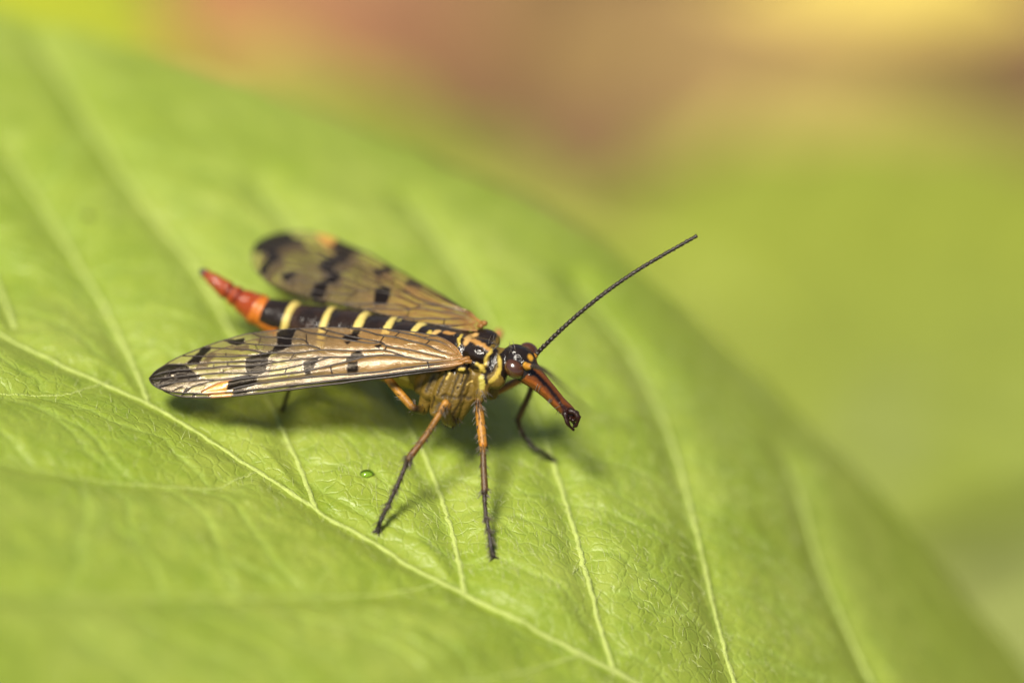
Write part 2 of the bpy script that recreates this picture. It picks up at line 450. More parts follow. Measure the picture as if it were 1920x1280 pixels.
def vein_tube(name, line, r0, r1):
    n = len(line); z = on_leaf(line)
    pts = np.concatenate([line, z[:, None]], 1)
    rr = np.linspace(r0, r1, n) * (1 + .13 * RNG.normal(0, 1, n))
    pts[:, :2] += RNG.normal(0, .0022, (n, 2)); pts[:, 2] -= rr * .55
    b = Bag(); b.tube(pts, rr, 8); return b.build(name, M_VEIN, leaf)
vein_tube('midrib', resample(mid_xy, 260), .010, .017)
for k, l in enumerate(lats):
    near_half = k in (6, 7, 8) or k > 12
    vein_tube('side_vein', resample(l, 130), *((.0055, .0035) if near_half else (.0145, .010)))
# petiole down to the ground
bz = np.array([base, base + [.35, -.35, -.6], base + [.9, -.9, -3], base + [1.3, -1.0, -9], [base[0] + 1.5, base[1] - 1.0, GZ - .2]])
b = Bag(); b.tube(smooth_line(bz, 30), np.linspace(.05, .12, 30), 10); b.build('petiole', M_VEIN, leaf)
# downy hairs lying on the blade
bag = Bag()
pxh = RNG.uniform(100, 1560, 9000); pyh = RNG.uniform(380, 1290, 9000)
keep = (pyh > 640 - (pxh < 250) * 0) | (RNG.random(9000) < .35)
q = PL(pxh[keep], pyh[keep])
zz = on_leaf(q[:, :2])
lat_dir = np.arctan2(.95, -.28)
for (x, y, _), z in zip(q, zz):
    u, v = leaf_uv(x, y)
    if v > half_width(u, True) - .06 + mid_v(u) or (v < .05 and random.random() < .8): continue
    a = lat_dir + random.gauss(0, .28) + (math.pi if random.random() < .2 else 0)
    L = random.uniform(.02, .065); lift = random.uniform(.15, .6)
    d = np.array([math.cos(a), math.sin(a), 0]); bend = random.uniform(-.3, .3)
    e = np.array([-d[1], d[0], 0])
    s = np.linspace(0, 1, 4)[:, None]
    pts = np.array([x, y, z - .002]) + s * L * d + e * L * bend * s ** 2 + np.array([0, 0, 1]) * L * lift * (s - .6 * s ** 2)
    bag.tube(pts, np.array([.0010, .0009, .0007, .0003]), 3, cap=False)
V = np.concatenate(bag.v); F = np.concatenate(bag.f)
tag(mesh_obj('leaf_down', local(leaf, V), F, M_LHAIR, leaf), kind='stuff')

# ------------------------------------------------------------------ the scorpionfly: body (one continuous surface grown from a distance field)
fly_base = PL([830], [860])[0]
fly = empty('scorpionfly', fly_base)
tag(fly, 'black and yellow scorpionfly with spotted wings and red tail standing on the leaf', 'scorpionfly')
R = 1 / SCALE
BLACK = (.013, .008, .005); YEL = (.42, .31, .050); TAN = (.34, .17, .040); OLIVE = (.125, .078, .010); RED = (.22, .036, .007)
ORANGE = (.42, .12, .012); RUST = (.130, .036, .005); DKBR = (.016, .006, .003)

ABD = np.array([  # px, py, depth, radius px: from the tail tip to the waist
    (378, 508, 0.489, 5), (390, 517, 0.486, 10), (405, 528, 0.478, 13), (420, 540, 0.471, 15.5), (428, 546, 0.467, 17.5), (432, 549, 0.465, 13), (438, 553, 0.463, 18),
    (445, 557, 0.460, 19.5), (449, 559.5, 0.456, 16), (456, 564, 0.452, 22.5), (475, 575, 0.441, 26.5), (488, 583, 0.430, 31), (494, 586, 0.426, 27.5),
    (520, 596, 0.412, 35), (546, 604, 0.397, 40.5), (553, 606, 0.393, 37.5), (600, 620, 0.352, 47), (622, 625, 0.338, 50), (628, 626, 0.334, 47), (650, 632, 0.315, 53), (684, 641, 0.289, 57.5), (690, 642, 0.286, 54), (700, 646, 0.278, 58),
    (738, 655, 0.249, 62), (744, 656, 0.245, 58.5), (750, 660, 0.234, 62), (785, 667, 0.204, 63), (790, 668, 0.201, 62), (815, 674, 0.182, 63), (845, 680, 0.160, 64)], float)
abd_s = resample(ABD, 260)
abd_p = P(abd_s[:, 0], abd_s[:, 1], abd_s[:, 2]); abd_r = abd_s[:, 3] * R

HS = .0052
lo = np.array([-1.42, -.30, -.10]); hi = np.array([.42, 1.45, .95])
allp = [abd_p.min(0) - .2, abd_p.max(0) + .2, P(1100, 820, 0), P(940, 600, .3), P(830, 810, -.2)]
lo = np.min(allp, axis=0) - .06; hi = np.max(allp, axis=0) + .06
dims = np.ceil((hi - lo) / HS).astype(int) + 1
VOL = np.full(dims, .2, np.float32)
def sub(c0, c1, pad):
    a = np.clip(np.floor((np.minimum(c0, c1) - pad - lo) / HS).astype(int), 0, dims - 1)
    b = np.clip(np.ceil((np.maximum(c0, c1) + pad - lo) / HS).astype(int) + 1, 1, dims)
    sl = tuple(slice(x, y) for x, y in zip(a, b))
    g = np.meshgrid(*[(lo[k] + HS * np.arange(a[k], b[k])).astype(np.float32) for k in range(3)], indexing='ij', sparse=True)
    return sl, g
def smin(sl, d, k):
    v = VOL[sl]
    h = np.maximum(k - np.abs(v - d), 0) / k
    VOL[sl] = np.minimum(v, d) - h * h * k * .25
def cone(a, b, ra, rb, k=.02):
    a = np.asarray(a); b = np.asarray(b)
    sl, g = sub(a, b, max(ra, rb) + .06)
    ab = b - a; L2 = ab.dot(ab) + 1e-12
    tt = np.clip(((g[0] - a[0]) * ab[0] + (g[1] - a[1]) * ab[1] + (g[2] - a[2]) * ab[2]) / L2, 0, 1)
    d = np.sqrt((g[0] - a[0] - tt * ab[0]) ** 2 + (g[1] - a[1] - tt * ab[1]) ** 2 + (g[2] - a[2] - tt * ab[2]) ** 2) - (ra + (rb - ra) * tt)
    smin(sl, d, k)
def frame(fwd, up=(0, 0, 1)):
    f = np.asarray(fwd, float); f /= np.linalg.norm(f); u = np.asarray(up, float); u = u - f * u.dot(f); u /= np.linalg.norm(u)
    return np.stack([f, np.cross(u, f), u])      # forward, left(far) side, up
def ellipsoid(c, rad, fr, k=.02):
    c = np.asarray(c); rad = np.asarray(rad); sl, g = sub(c, c, rad.max() + .06)
    x = [g[i] - c[i] for i in range(3)]
    q = 0; q2 = 0
    for i in range(3):
        e = (x[0] * fr[i][0] + x[1] * fr[i][1] + x[2] * fr[i][2]) / rad[i]
        q = q + e * e; q2 = q2 + (e / rad[i]) ** 2
    k0 = np.sqrt(q); d = k0 * (k0 - 1) / (np.sqrt(q2) + 1e-9)
    smin(sl, d, k)
BF = frame(P(935, 690, .0) - P(760, 660, .25))      # thorax frame
for i in range(len(abd_p) - 1): cone(abd_p[i], abd_p[i + 1], abd_r[i], abd_r[i + 1], .004)
# thorax
ellipsoid(P(868, 688, .13), (.125, .105, .150), BF, .03)
ellipsoid(P(825, 676, .15), (.10, .115, .115), BF, .03)
ellipsoid(P(900, 659, .03), (.082, .070, .055), BF, .012)      # near lobe of the back
ellipsoid(P(905, 640, .16), (.080, .068, .050), BF, .012)      # far lobe
ellipsoid(P(868, 640, .14), (.040, .060, .038), BF, .008)      # scutellum
ellipsoid(P(832, 634, .17), (.050, .060, .032), BF, .008)      # second scutellum
ellipsoid(P(806, 632, .19), (.028, .062, .032), BF, .006)
# pleura and coxae: columns running down to the leg bases
for x0, y0, e0, r0, x1, y1, e1, r1 in (
        (893, 703, .010, .046, 878, 745, .025, .038), (870, 702, .000, .047, 857, 744, .005, .043), (846, 702, .015, .046, 830, 740, .025, .043), (821, 702, .055, .045, 806, 734, .065, .040), (800, 704, .085, .038, 790, 726, .095, .034),
        (876, 746, .02, .040, 857, 784, .05, .024), (854, 750, .01, .042, 842, 786, .03, .032), (827, 744, .04, .040, 818, 770, .06, .030), (803, 740, .08, .034, 794, 766, .10, .026)):
    cone(P(x0, y0, e0), P(x1, y1, e1), r0, r1, .003)
cone(P(890, 700, .22), P(862, 760, .26), .070, .044, .018)
cone(P(835, 700, .26), P(815, 755, .30), .060, .038, .018)
# yellow plates under the wing base
ellipsoid(P(896, 688, -.045), (.050, .016, .026), frame(P(912, 698, -.05) - P(880, 680, -.05)), .006)
ellipsoid(P(865, 690, -.05), (.032, .018, .018), BF, .006)
# prothorax: collar
cone(P(921, 678, .03), P(916, 704, .00), .062, .052, .012)
cone(P(931, 676, .025), P(926, 708, .00), .056, .046, .010)
cone(P(939, 672, .03), P(931, 712, .0), .046, .040, .008)
cone(P(905, 712, -.02), P(903, 735, -.02), .038, .030, .010)   # near fore coxa
cone(P(903, 735, -.02), P(898, 750, -.02), .030, .019, .008)
cone(P(925, 712, .10), P(922, 738, .12), .034, .028, .010)     # far fore coxa
cone(P(940, 684, .02), P(956, 684, .01), .035, .038, .012)     # neck
# head and rostrum
HF = frame(P(1075, 790, .02) - P(980, 690, .01), UP)
ellipsoid(P(975, 679, .02), (.078, .072, .070), HF, .012)
ellipsoid(P(966, 664, .03), (.045, .060, .040), HF, .015)
RO = np.array([(985, 692, .01, 24), (1000, 706, .0, 19.5), (1015, 720, .0, 16), (1032, 737, .0, 13.5), (1050, 757, .0, 12), (1064, 770, .0, 12), (1072, 778, .0, 10)], float)
ro_s = resample(RO, 24); ro_p = P(ro_s[:, 0], ro_s[:, 1], ro_s[:, 2])
for i in range(23): cone(ro_p[i], ro_p[i + 1], ro_s[i, 3] * R, ro_s[i + 1, 3] * R, .008)
ellipsoid(P(998, 669, .035), (.022, .016, .016), HF, .006)      # antenna sockets
ellipsoid(P(987, 686, -.05), (.020, .017, .016), HF, .006)

def surface_nets(v):
    s = v < 0
    nx, ny, nz = (d - 1 for d in v.shape)
    cnt = np.zeros((nx, ny, nz), np.int8)
    for a in (0, 1):
        for b_ in (0, 1):
            for c_ in (0, 1): cnt += s[a:a + nx, b_:b_ + ny, c_:c_ + nz]
    act = (cnt > 0) & (cnt < 8)
    I = np.argwhere(act); idx = np.full(act.shape, -1, np.int32); idx[act] = np.arange(len(I))
    acc = np.zeros((len(I), 3)); m = np.zeros(len(I))
    cor = {(a, b_, c_): v[I[:, 0] + a, I[:, 1] + b_, I[:, 2] + c_] for a in (0, 1) for b_ in (0, 1) for c_ in (0, 1)}
    for ax in range(3):
        for p in (0, 1):
            for q in (0, 1):
                c0 = [p, q]; c0.insert(ax, 0); c1 = [p, q]; c1.insert(ax, 1)
                v0, v1 = cor[tuple(c0)], cor[tuple(c1)]
                x = (v0 < 0) != (v1 < 0)
                tt = np.where(x, v0 / np.where(x, v0 - v1, 1), 0)
                pos = np.tile(np.array(c0, float), (len(I), 1)); pos[:, ax] = tt
                acc[x] += pos[x]; m += x
    verts = I + acc / m[:, None]
    faces = []
    for ax in range(3):
        o1, o2 = [k for k in range(3) if k != ax]
        n0 = [slice(None)] * 3; n1 = [slice(None)] * 3; n0[ax] = slice(0, -1); n1[ax] = slice(1, None)
        e = np.argwhere(s[tuple(n0)] != s[tuple(n1)])
        e = e[(e[:, o1] > 0) & (e[:, o2] > 0) & (e[:, o1] < act.shape[o1]) & (e[:, o2] < act.shape[o2])]
        def cell(d1, d2):
            k = e.copy(); k[:, o1] -= d1; k[:, o2] -= d2
            return idx[k[:, 0], k[:, 1], k[:, 2]]
        f = np.stack([cell(0, 0), cell(1, 0), cell(1, 1), cell(0, 1)], 1)
        flip = s[e[:, 0], e[:, 1], e[:, 2]]
        if ax == 1: flip = ~flip
        f[~flip] = f[~flip][:, ::-1]
        faces.append(f)
    return verts, np.concatenate(faces)
bv, bf = surface_nets(VOL)
bv = lo + bv * HS
def vert_normals(v, f):
    a = v[f[:, 2]] - v[f[:, 0]]; b_ = v[f[:, 3]] - v[f[:, 1]]; fn = np.cross(a, b_)
    nn = np.zeros_like(v)
    for k in range(4): np.add.at(nn, f[:, k], fn)
    return nn / (np.linalg.norm(nn, axis=1)[:, None] + 1e-12)
bn = vert_normals(bv, bf)
if np.mean(np.sum(bn * (bv - abd_p[np.argmin(((bv[:, None, :1] - abd_p[None, ::20, :1]) ** 2).sum(-1), 1) * 20]), 1)) < 0:
    bf = bf[:, ::-1]; bn = -bn
# --- colours and fine sculpting
col = np.tile(np.array(BLACK), (len(bv), 1)); rgh = np.full(len(bv), .20)
dab = ((bv[:, None, :] - abd_p[None, ::3, :]) ** 2).sum(-1) if len(bv) < 1 else None
kda = kdtree.KDTree(len(abd_p))
for i, p_ in enumerate(abd_p): kda.insert(p_, i)
kda.balance()
near_i = np.array([kda.find(p_)[1] for p_ in bv.tolist()])
dist_abd = np.linalg.norm(bv - abd_p[near_i], axis=1) - abd_r[near_i]
is_abd = (dist_abd < .012) & (bv @ BF[0] < P(800, 670, .2) @ BF[0])
tang = np.gradient(abd_p, axis=0); tang /= np.linalg.norm(tang, axis=1)[:, None]
rel = bv - abd_p[near_i]; along = (rel * tang[near_i]).sum(1)
sx = abd_s[near_i, 0] + along * SCALE * .8
upd = rel[:, 2] / (np.linalg.norm(rel, axis=1) + 1e-9)
wob = 2.0 * vnoise(bv * 40, 5)
def setc(mask, c, r=None, amt=1.0):
    amt = np.broadcast_to(np.asarray(amt, float), mask.shape)[mask][:, None]
    col[mask] = col[mask] * (1 - amt) + np.array(c) * amt
    if r is not None: rgh[mask] = r
setc(~is_abd, OLIVE, .5)
setc(is_abd, (.055, .026, .012), None, np.clip(.5 * vnoise(bv * 18, 31) + .1, 0, .6))
red = is_abd & (sx < 483); setc(red, RED, .14)
setc(red & (sx < 384), (.03, .025, .02), .5)
setc(is_abd & (sx >= 483) & (sx < 497 + 0 * wob), ORANGE, .35)
setc(is_abd & (sx >= 455) & (sx < 535) & (upd < .12 + .003 * (sx - 495)) & (sx > 483), ORANGE, .4)
for cx, hw in ((548, 7.6), (618, 6.6), (680, 6.6), (734, 6.6), (785, 6.6)):
    setc(is_abd & (np.abs(sx - cx + (4 if upd is None else 0)) < hw + np.where(upd < .1, 6, 0) + .3 * wob), (.47, .37, .10), .4)
setc(is_abd & (sx >= 545) & (upd < -.15 + .03 * wob), (.30, .20, .025), .5)

for c_, dp_, w_ in ((431, 1.9, 3.5), (449, 1.9, 3.5), (491, 2.0, 3.5), (555, 2.2, 3), (626, 2.2, 3), (688, 2.2, 3), (742, 2.0, 3), (792, 2.0, 3), (390, 2.0, 3)):
    k_ = np.where(is_abd, -dp_ * np.exp(-((sx - c_) / w_) ** 2) + .45 * dp_ * np.exp(-((sx - c_ + 2.4 * w_) / (1.6 * w_)) ** 2), 0)
    bv = bv + bn * (k_ * R)[:, None]
setc(red & ((np.abs(sx - 431) < 3) | (np.abs(sx - 449) < 3)), (.12, .015, .004), .25)
setc(red & (sx > 436) & (sx < 483) & (upd < .05), (.33, .075, .010), .3, .7)
kd_b = None
vproj = bv - CAMPOS; vdep = vproj @ FWD
vpx = 960 + (vproj @ RIGHT) / vdep * KPX; vpy = 640 - (vproj @ UP) / vdep * KPX
def surf(px, py):
    """Front-most body point under a pixel."""
    d2 = (vpx - px) ** 2 + (vpy - py) ** 2
    c = np.where((d2 < 9) & (bn @ FWD < .15))[0]
    if len(c) == 0: c = np.array([np.argmin(d2)])
    return bv[c[np.argmin(vdep[c])]]
def stroke(pts, rad, color=None, rough=None, depth=0.0, soft=.65, ncap=None):
    """Paint / carve a band along a line that lies on the surface."""
    global bv
    line = np.array([surf(*p_) for p_ in smooth_line(pts, max(2, int(len(pts) * 5)), 1)]) if len(pts) > 1 else np.array([surf(*pts[0])])
    r = rad * R
    m = np.all((bv > line.min(0) - r * 1.5) & (bv < line.max(0) + r * 1.5), axis=1)
    if not m.any(): return
    ids = np.where(m)[0]; d = np.full(len(ids), 9.0)
    if len(line) == 1: d = np.linalg.norm(bv[ids] - line[0], axis=1)
    for a, b_ in zip(line[:-1], line[1:]):
        ab = b_ - a; tt = np.clip(((bv[ids] - a) @ ab) / (ab @ ab + 1e-12), 0, 1)
        d = np.minimum(d, np.linalg.norm(bv[ids] - a - tt[:, None] * ab, axis=1))
    d = d + min(r * .25, .0030) * vnoise(bv[ids] * 75, 9)
    k = 1 - sstep(r * (1 - soft), r, d)
    if color is not None: col[ids] = col[ids] * (1 - k[:, None]) + np.array(color) * k[:, None]
    if rough is not None: rgh[ids] = rgh[ids] * (1 - k) + rough * k
    if depth: bv[ids] += bn[ids] * (depth * R * k)[:, None]
fx = bv @ BF[0]; fz = bv @ BF[2]; fy = bv @ BF[1]
def fco(px, py, d): q_ = P(px, py, d); return q_ @ BF[0], q_ @ BF[1], q_ @ BF[2]
# the back: black shield, tan median stripe
top = (~is_abd) & (bn @ BF[2] > -.25) & (fx > fco(800, 640, .2)[0]) & (fx < fco(948, 670, .1)[0]) & (fz > fco(880, 680, 0)[2])
setc(top, BLACK, .20)
stroke([(925, 662), (912, 650), (897, 641), (880, 634)], 7.5, TAN, .45)
stroke([(889, 626), (880, 631), (872, 642)], 8.5, (.42, .25, .08), .4, 1.0)
stroke([(866, 624), (860, 634), (858, 646)], 4.0, YEL, .4, .5)
stroke([(848, 622), (835, 620)], 8, TAN, .45)
stroke([(822, 618), (814, 622)], 8, (.42, .27, .09), .4, .6)
stroke([(806, 617), (802, 625)], 5, YEL, .4)
stroke([(851, 628), (853, 640), (856, 652)], 5, BLACK, .3, -2.5)
stroke([(866, 655), (880, 646), (900, 648), (918, 660)], 3.5, BLACK, .35, -1.0)
# head
head = (bv @ HF[0] > P(945, 655, .02) @ HF[0]) & (np.linalg.norm(bv - P(975, 676, .02), axis=1) < .115)
setc(head, (.012, .008, .006), .16)
ros = bv @ HF[0] > P(990, 700, .0) @ HF[0]; ros &= (vpx > 975) & (np.linalg.norm(bv - P(930, 700, 0), axis=1) > .11)
setc(ros, RUST, .25)
stroke([(1003, 697), (1020, 714), (1038, 734), (1060, 764)], 5.5, DKBR, .25)
stroke([(985, 712), (1000, 718), (1020, 736), (1046, 764)], 4, (.22, .06, .008), .3)
stroke([(1060, 768), (1074, 780)], 12, (.03, .008, .004), .18)
stroke([(993, 690), (998, 700)], 7, BLACK, .2)
for c_ in ((998, 669), (987, 686)): stroke([c_], 9.5, (.50, .26, .025), .3)
for c_ in ((972, 661), (978, 664), (973, 668)): stroke([c_], 3, BLACK, .1, 1.6)
# collar: black shield between yellow rims
stroke([(936, 668), (940, 680), (938, 695), (930, 710), (921, 716)], 6.0, YEL, .4, .6)
stroke([(930, 656), (926, 672), (920, 690), (912, 700)], 10.5, BLACK, .25)
stroke([(925, 655), (915, 667), (908, 683), (900, 697)], 3.6, YEL, .4, .5)
for k in range(4): stroke([(931 - k * 3.2, 662 + k * 2), (922 - k * 3, 692 + k * 1)], 1.2, (.006, .005, .004), .25, -1.2)
stroke([(893, 681), (901, 687), (907, 697)], 5.5, YEL, .4, .5)
stroke([(858, 694), (867, 692)], 4, YEL, .4, .8)
stroke([(836, 708), (841, 696)], 4.5, (.42, .30, .07), .4, .8)
stroke([(850, 692), (853, 697)], 3, BLACK, .3, -1)
stroke([(900, 706), (906, 716), (903, 728)], 7.5, (.34, .29, .045), .4)
stroke([(913, 705), (914, 720)], 4, BLACK, .3)
stroke([(903, 738), (899, 748)], 8, (.16, .10, .015), .4)
# sutures of the pleura
for l_ in ([(882, 700), (874, 718), (866, 744)], [(858, 700), (850, 720), (842, 744)], [(834, 702), (824, 722), (816, 740)], [(811, 704), (803, 718), (797, 732)],
           [(884, 748), (874, 742), (862, 746)], [(850, 746), (838, 742), (829, 744)], [(838, 752), (830, 772)], [(812, 745), (806, 764)], [(866, 752), (853, 776)]):
    stroke(l_, 5.5, (.040, .025, .005), .5, -1.2, soft=1.0)
stroke([(868, 704), (862, 722)], 1.6, BLACK, .3, -1)
stroke([(878, 722), (884, 716)], 2, (.5, .35, .1), .2)
stroke([(856, 727)], 3.5, BLACK, .3)
bv = bv + bn * (.0007 * vnoise(bv * 110, 4))[:, None]
t = NT('scorpionfly_body'); at = t.n('ShaderNodeAttribute', attribute_name='Col'); co = t.obj()
c = t.mix(t.ramp(t.noise(55, 4, .65, co), [(.3, (.72, .70, .68)), (.75, (1.15, 1.12, 1.08))]), at.outputs['Color'], at.outputs['Color'])
mm = t.n('ShaderNodeMix', data_type='RGBA', blend_type='MULTIPLY'); mm.inputs[0].default_value = 1
t.l(at.outputs['Color'], mm.inputs[6]); t.l(t.ramp(t.noise(55, 4, .65, co), [(.3, (.70, .68, .66)), (.75, (1, 1, 1))]), mm.inputs[7])
p = t.pbsdf(mm.outputs[2], at.outputs['Alpha'], .34, t.bump(t.noise(42, 3, .6, co), .45, .012, t.bump(t.noise(150, 4, .7, co), .22, .003)))
p.inputs['Subsurface Weight'].default_value = 0.0
t.surf(p.outputs[0]); M_BODY = t.m
mesh_obj('body', local(fly, bv), bf, M_BODY, fly, cols=np.concatenate([col, rgh[:, None]], 1))

# ------------------------------------------------------------------ eyes
t = NT('compound_eye'); co = t.obj()
vo = t.n('ShaderNodeTexVoronoi'); vo.inputs['Scale'].default_value = 420; t.l(co, vo.inputs['Vector'])
c = t.mix(t.noise(60, 2, .5, co), (.030, .010, .003), (.052, .018, .005))
p = t.pbsdf(c, .22, .5, t.bump(vo.outputs['Distance'], .12, .001), Coat_Weight=.6, Coat_Roughness=.08); t.surf(p.outputs[0]); M_EYE = t.m
def ball(name, c, rad, fr, mat, parent, nu=48, nv=28):
    th = np.linspace(0, math.pi, nv); ph = np.linspace(0, 2 * math.pi, nu, endpoint=False)
    T, H = np.meshgrid(th, ph, indexing='ij')
    q_ = np.stack([np.cos(T) * rad[0], np.sin(T) * np.cos(H) * rad[1], np.sin(T) * np.sin(H) * rad[2]], -1).reshape(-1, 3) @ fr + c
    i = np.arange(nv - 1)[:, None] * nu + np.arange(nu)[None]; j = np.arange(nv - 1)[:, None] * nu + (np.arange(nu)[None] + 1) % nu
    return mesh_obj(name, local(parent, q_), np.stack([i, i + nu, j + nu, j], -1).reshape(-1, 4), mat, parent)
EF = frame(P(985, 705, -.03) - P(955, 678, -.03), UP)
ball('eye', P(965, 691, -.028), (.048, .037, .040), EF, M_EYE, fly)
ball('eye', P(991, 660, .10), (.046, .036, .040), EF, M_EYE, fly)

# ------------------------------------------------------------------ chitin materials for limbs
t = NT('limb_chitin'); at = t.n('ShaderNodeAttribute', attribute_name='Col'); co = t.obj()
mm = t.n('ShaderNodeMix', data_type='RGBA', blend_type='MULTIPLY'); mm.inputs[0].default_value = 1
t.l(at.outputs['Color'], mm.inputs[6]); t.l(t.ramp(t.noise(80, 4, .65, co), [(.3, (.45, .42, .40)), (.7, (1, 1, 1))]), mm.inputs[7])
p = t.pbsdf(mm.outputs[2], .32, .28, t.bump(t.noise(260, 3, .7, co), .5, .003)); t.surf(p.outputs[0]); M_LIMB = t.m
M_BRIS = simple_mat('bristle', (.07, .055, .038), .35, .5, .2, 20, 0)

def spine_bag(pts, rad, n, length, bag, ang=.6, up_to=1.0, start=0.0):
    """Bristles along a limb."""
    t_ = np.gradient(pts, axis=0); t_ /= np.linalg.norm(t_, axis=1)[:, None]
    for _ in range(n):
        i = int(RNG.uniform(start, up_to) * (len(pts) - 1))
        a = np.cross(t_[i], RNG.normal(0, 1, 3)); a /= np.linalg.norm(a)
        d = a * math.sin(ang) + t_[i] * math.cos(ang)
        L = length * RNG.uniform(.6, 1.3)
        p0 = pts[i] + a * rad[i] * .85
        bag.tube(np.array([p0, p0 + d * L * .55, p0 + d * L + t_[i] * L * .12]), np.array([.0017, .0013, .0004]), 4, cap=False)

def leg(pts, foot=None, nb=60):
    """pts: (px, py, depth, radius px, colour)."""
    a = [list(P(x, y, d)) + [r * R] + list(c_) for x, y, d, r, c_ in pts]
    if foot is not None:
        q_ = PL([foot[0]], [foot[1]])[0]; q_[2] = on_leaf(q_[None, :2])[0] + .006
        a.append(list(q_) + [foot[2] * R] + list(foot[3]))
    a = np.array(a)
    a[:, 3] *= .92; s = resample_keep(a, 10)
    b_ = Bag(); b_.tube(s[:, :3], s[:, 3], 12, cols=np.concatenate([s[:, 4:7], np.ones((len(s), 1))], 1))
    if foot is not None:                          # two claws
        d = s[-1, :3] - s[-8, :3]; d[2] = 0; d /= np.linalg.norm(d) + 1e-9; e = np.array([-d[1], d[0], 0])
        for sg in (-1, 1):
            c0 = s[-1, :3]
            cl = np.array([c0, c0 + d * .006 + e * sg * .009 + [0, 0, .004], c0 + d * .012 + e * sg * .018 + [0, 0, -.002], c0 + d * .012 + e * sg * .021 + [0, 0, -.007]])
            b_.tube(cl, np.array([.0045, .0035, .0022, .0008]), 6, cols=np.tile([.03, .02, .012, 1], (4, 1)))
    lg = b_.build('leg', M_LIMB, fly)
    if nb:
        bg = Bag(); spine_bag(s[:, :3], s[:, 3], nb, .025, bg, .8)
        bo = bg.build('bristles', M_BRIS, lg, off=np.array(fly.location)); tag(bo, kind='stuff')
    return lg, s
def resample_keep(a, m):
    out = []
    for p_, q_ in zip(a[:-1], a[1:]):
        for k in range(m): out.append(p_ + (q_ - p_) * k / m)
    out.append(a[-1]); out = np.array(out)
    # soften the kinks a little, radii included
    for _ in range(2):
        o2 = out.copy(); o2[1:-1] = .25 * out[:-2] + .5 * out[1:-1] + .25 * out[2:]; out = o2
    return out
OR = (.38, .175, .022); OB = (.26, .120, .016); BRN = (.080, .043, .010); DK = (.024, .012, .006); BK = (.011, .008, .006)
def dfoot(px, py):
    q_ = PL([px], [py])[0]; return float((q_ - CAMPOS) @ FWD - DIST)
def chain(rows, d0, foot):
    """Depth runs evenly from d0 at the knee to the foot on the leaf."""
    d1 = dfoot(foot[0], foot[1]); y0 = rows[0][1]; L = [0]
    pr = np.array([(r_[0], r_[1]) for r_ in rows] + [(foot[0], foot[1])], float)
    cum = np.concatenate([[0], np.cumsum(np.linalg.norm(np.diff(pr, axis=0), axis=1))]); cum /= cum[-1]
    return [(r_[0], r_[1], d0 + (d1 - d0) * k, r_[2], r_[3]) for r_, k in zip(rows, cum)]
# near fore leg
f_ = (925, 1041, 5.5, BK)
_, s1 = leg([(903, 735, -.02, 10, (.13, .085, .014)), (897, 749, -.025, 7.5, (.16, .08, .012)), (897, 757, -.03, 6.5, (.07, .03, .01)), (898, 763, -.03, 8, OB)] +
     chain([(899, 770, 9.2, OB), (902, 800, 9.6, OR), (905, 826, 9.2, (.36, .165, .02)), (906, 835, 8.6, (.42, .16, .014)), (905, 840, 6.2, OR), (906, 850, 6.2, BRN), (907, 885, 6.8, BRN), (909, 915, 7.4, (.09, .045, .012)), (908, 924, 6.8, DK), (908, 928, 4.6, DK), (911, 968, 4.5, DK), (912, 971, 5.2, BK), (913, 974, 4.2, DK), (916, 992, 4.4, BK), (917, 995, 3.8, DK), (919, 1012, 4.6, BK), (921, 1026, 5.0, BK)], -.03, f_), f_, 300)
# near middle leg: femur points at the viewer
f_ = (707, 989, 5.5, BK)
_, s2 = leg([(848, 792, .05, 11, OLIVE), (838, 786, -.04, 12, (.15, .085, .012)), (835, 772, -.09, 11.5, (.16, .085, .012)), (839, 760, -.12, 9, OB)] +
     chain([(836, 755, 8, OR), (831, 762, 7.2, OB), (825, 775, 6.4, OB), (800, 815, 6.6, (.17, .08, .014)), (772, 852, 7.6, (.12, .052, .010)), (766, 861, 7.4, BRN), (763, 866, 4.8, DK), (746, 908, 4.6, DK), (742, 916, 5.4, BK), (740, 920, 4.2, DK), (730, 942, 4.6, BK), (728, 946, 3.8, DK), (720, 962, 4.4, BK), (713, 977, 5.0, BK)], -.13, f_), f_, 300)
# near hind leg: femur under the wing, foot behind
f_ = (529, 757, 4, BK)
leg([(789, 768, .07, 10, OLIVE), (777, 766, .04, 8, BK), (770, 760, .04, 8.5, OB), (748, 735, .05, 9.0, OR), (724, 706, .06, 8.8, OR), (714, 694, .07, 8, OB)] +
     chain([(705, 694, 7, OB), (660, 696, 6.5, BRN), (600, 704, 6.5, BRN), (565, 712, 5, DK), (543, 727, 4.2, DK)], .08, f_), f_, 50)
# far fore leg
f_ = (1038, 853, 5, BK)
leg([(918, 730, .14, 11, OLIVE), (915, 742, .14, 8, BRN), (925, 736, .15, 8.5, OB), (950, 724, .18, 8.5, OR), (985, 706, .22, 8, OR), (1003, 704, .24, 7.5, OB)] +
     chain([(1001, 716, 6.5, BRN), (990, 745, 6.4, BRN), (974, 780, 6.8, BRN), (971, 787, 6.4, DK), (974, 800, 4.4, DK), (985, 822, 4.4, BK), (1003, 840, 4.4, BK), (1020, 849, 4.4, BK)], .24, f_), f_, 60)
# far middle leg: only the knee shows beyond the thorax
f_ = (905, 715, 5, BK)
leg([(862, 755, .28, 10, OLIVE), (880, 720, .38, 9, OB), (915, 660, .45, 9, OR), (937, 625, .48, 8.5, (.36, .17, .06)), (934, 621, .50, 7, OB)] +
     chain([(925, 640, 6.5, BRN), (915, 670, 7, BRN), (910, 690, 4.5, DK)], .52, f_), f_, 0)
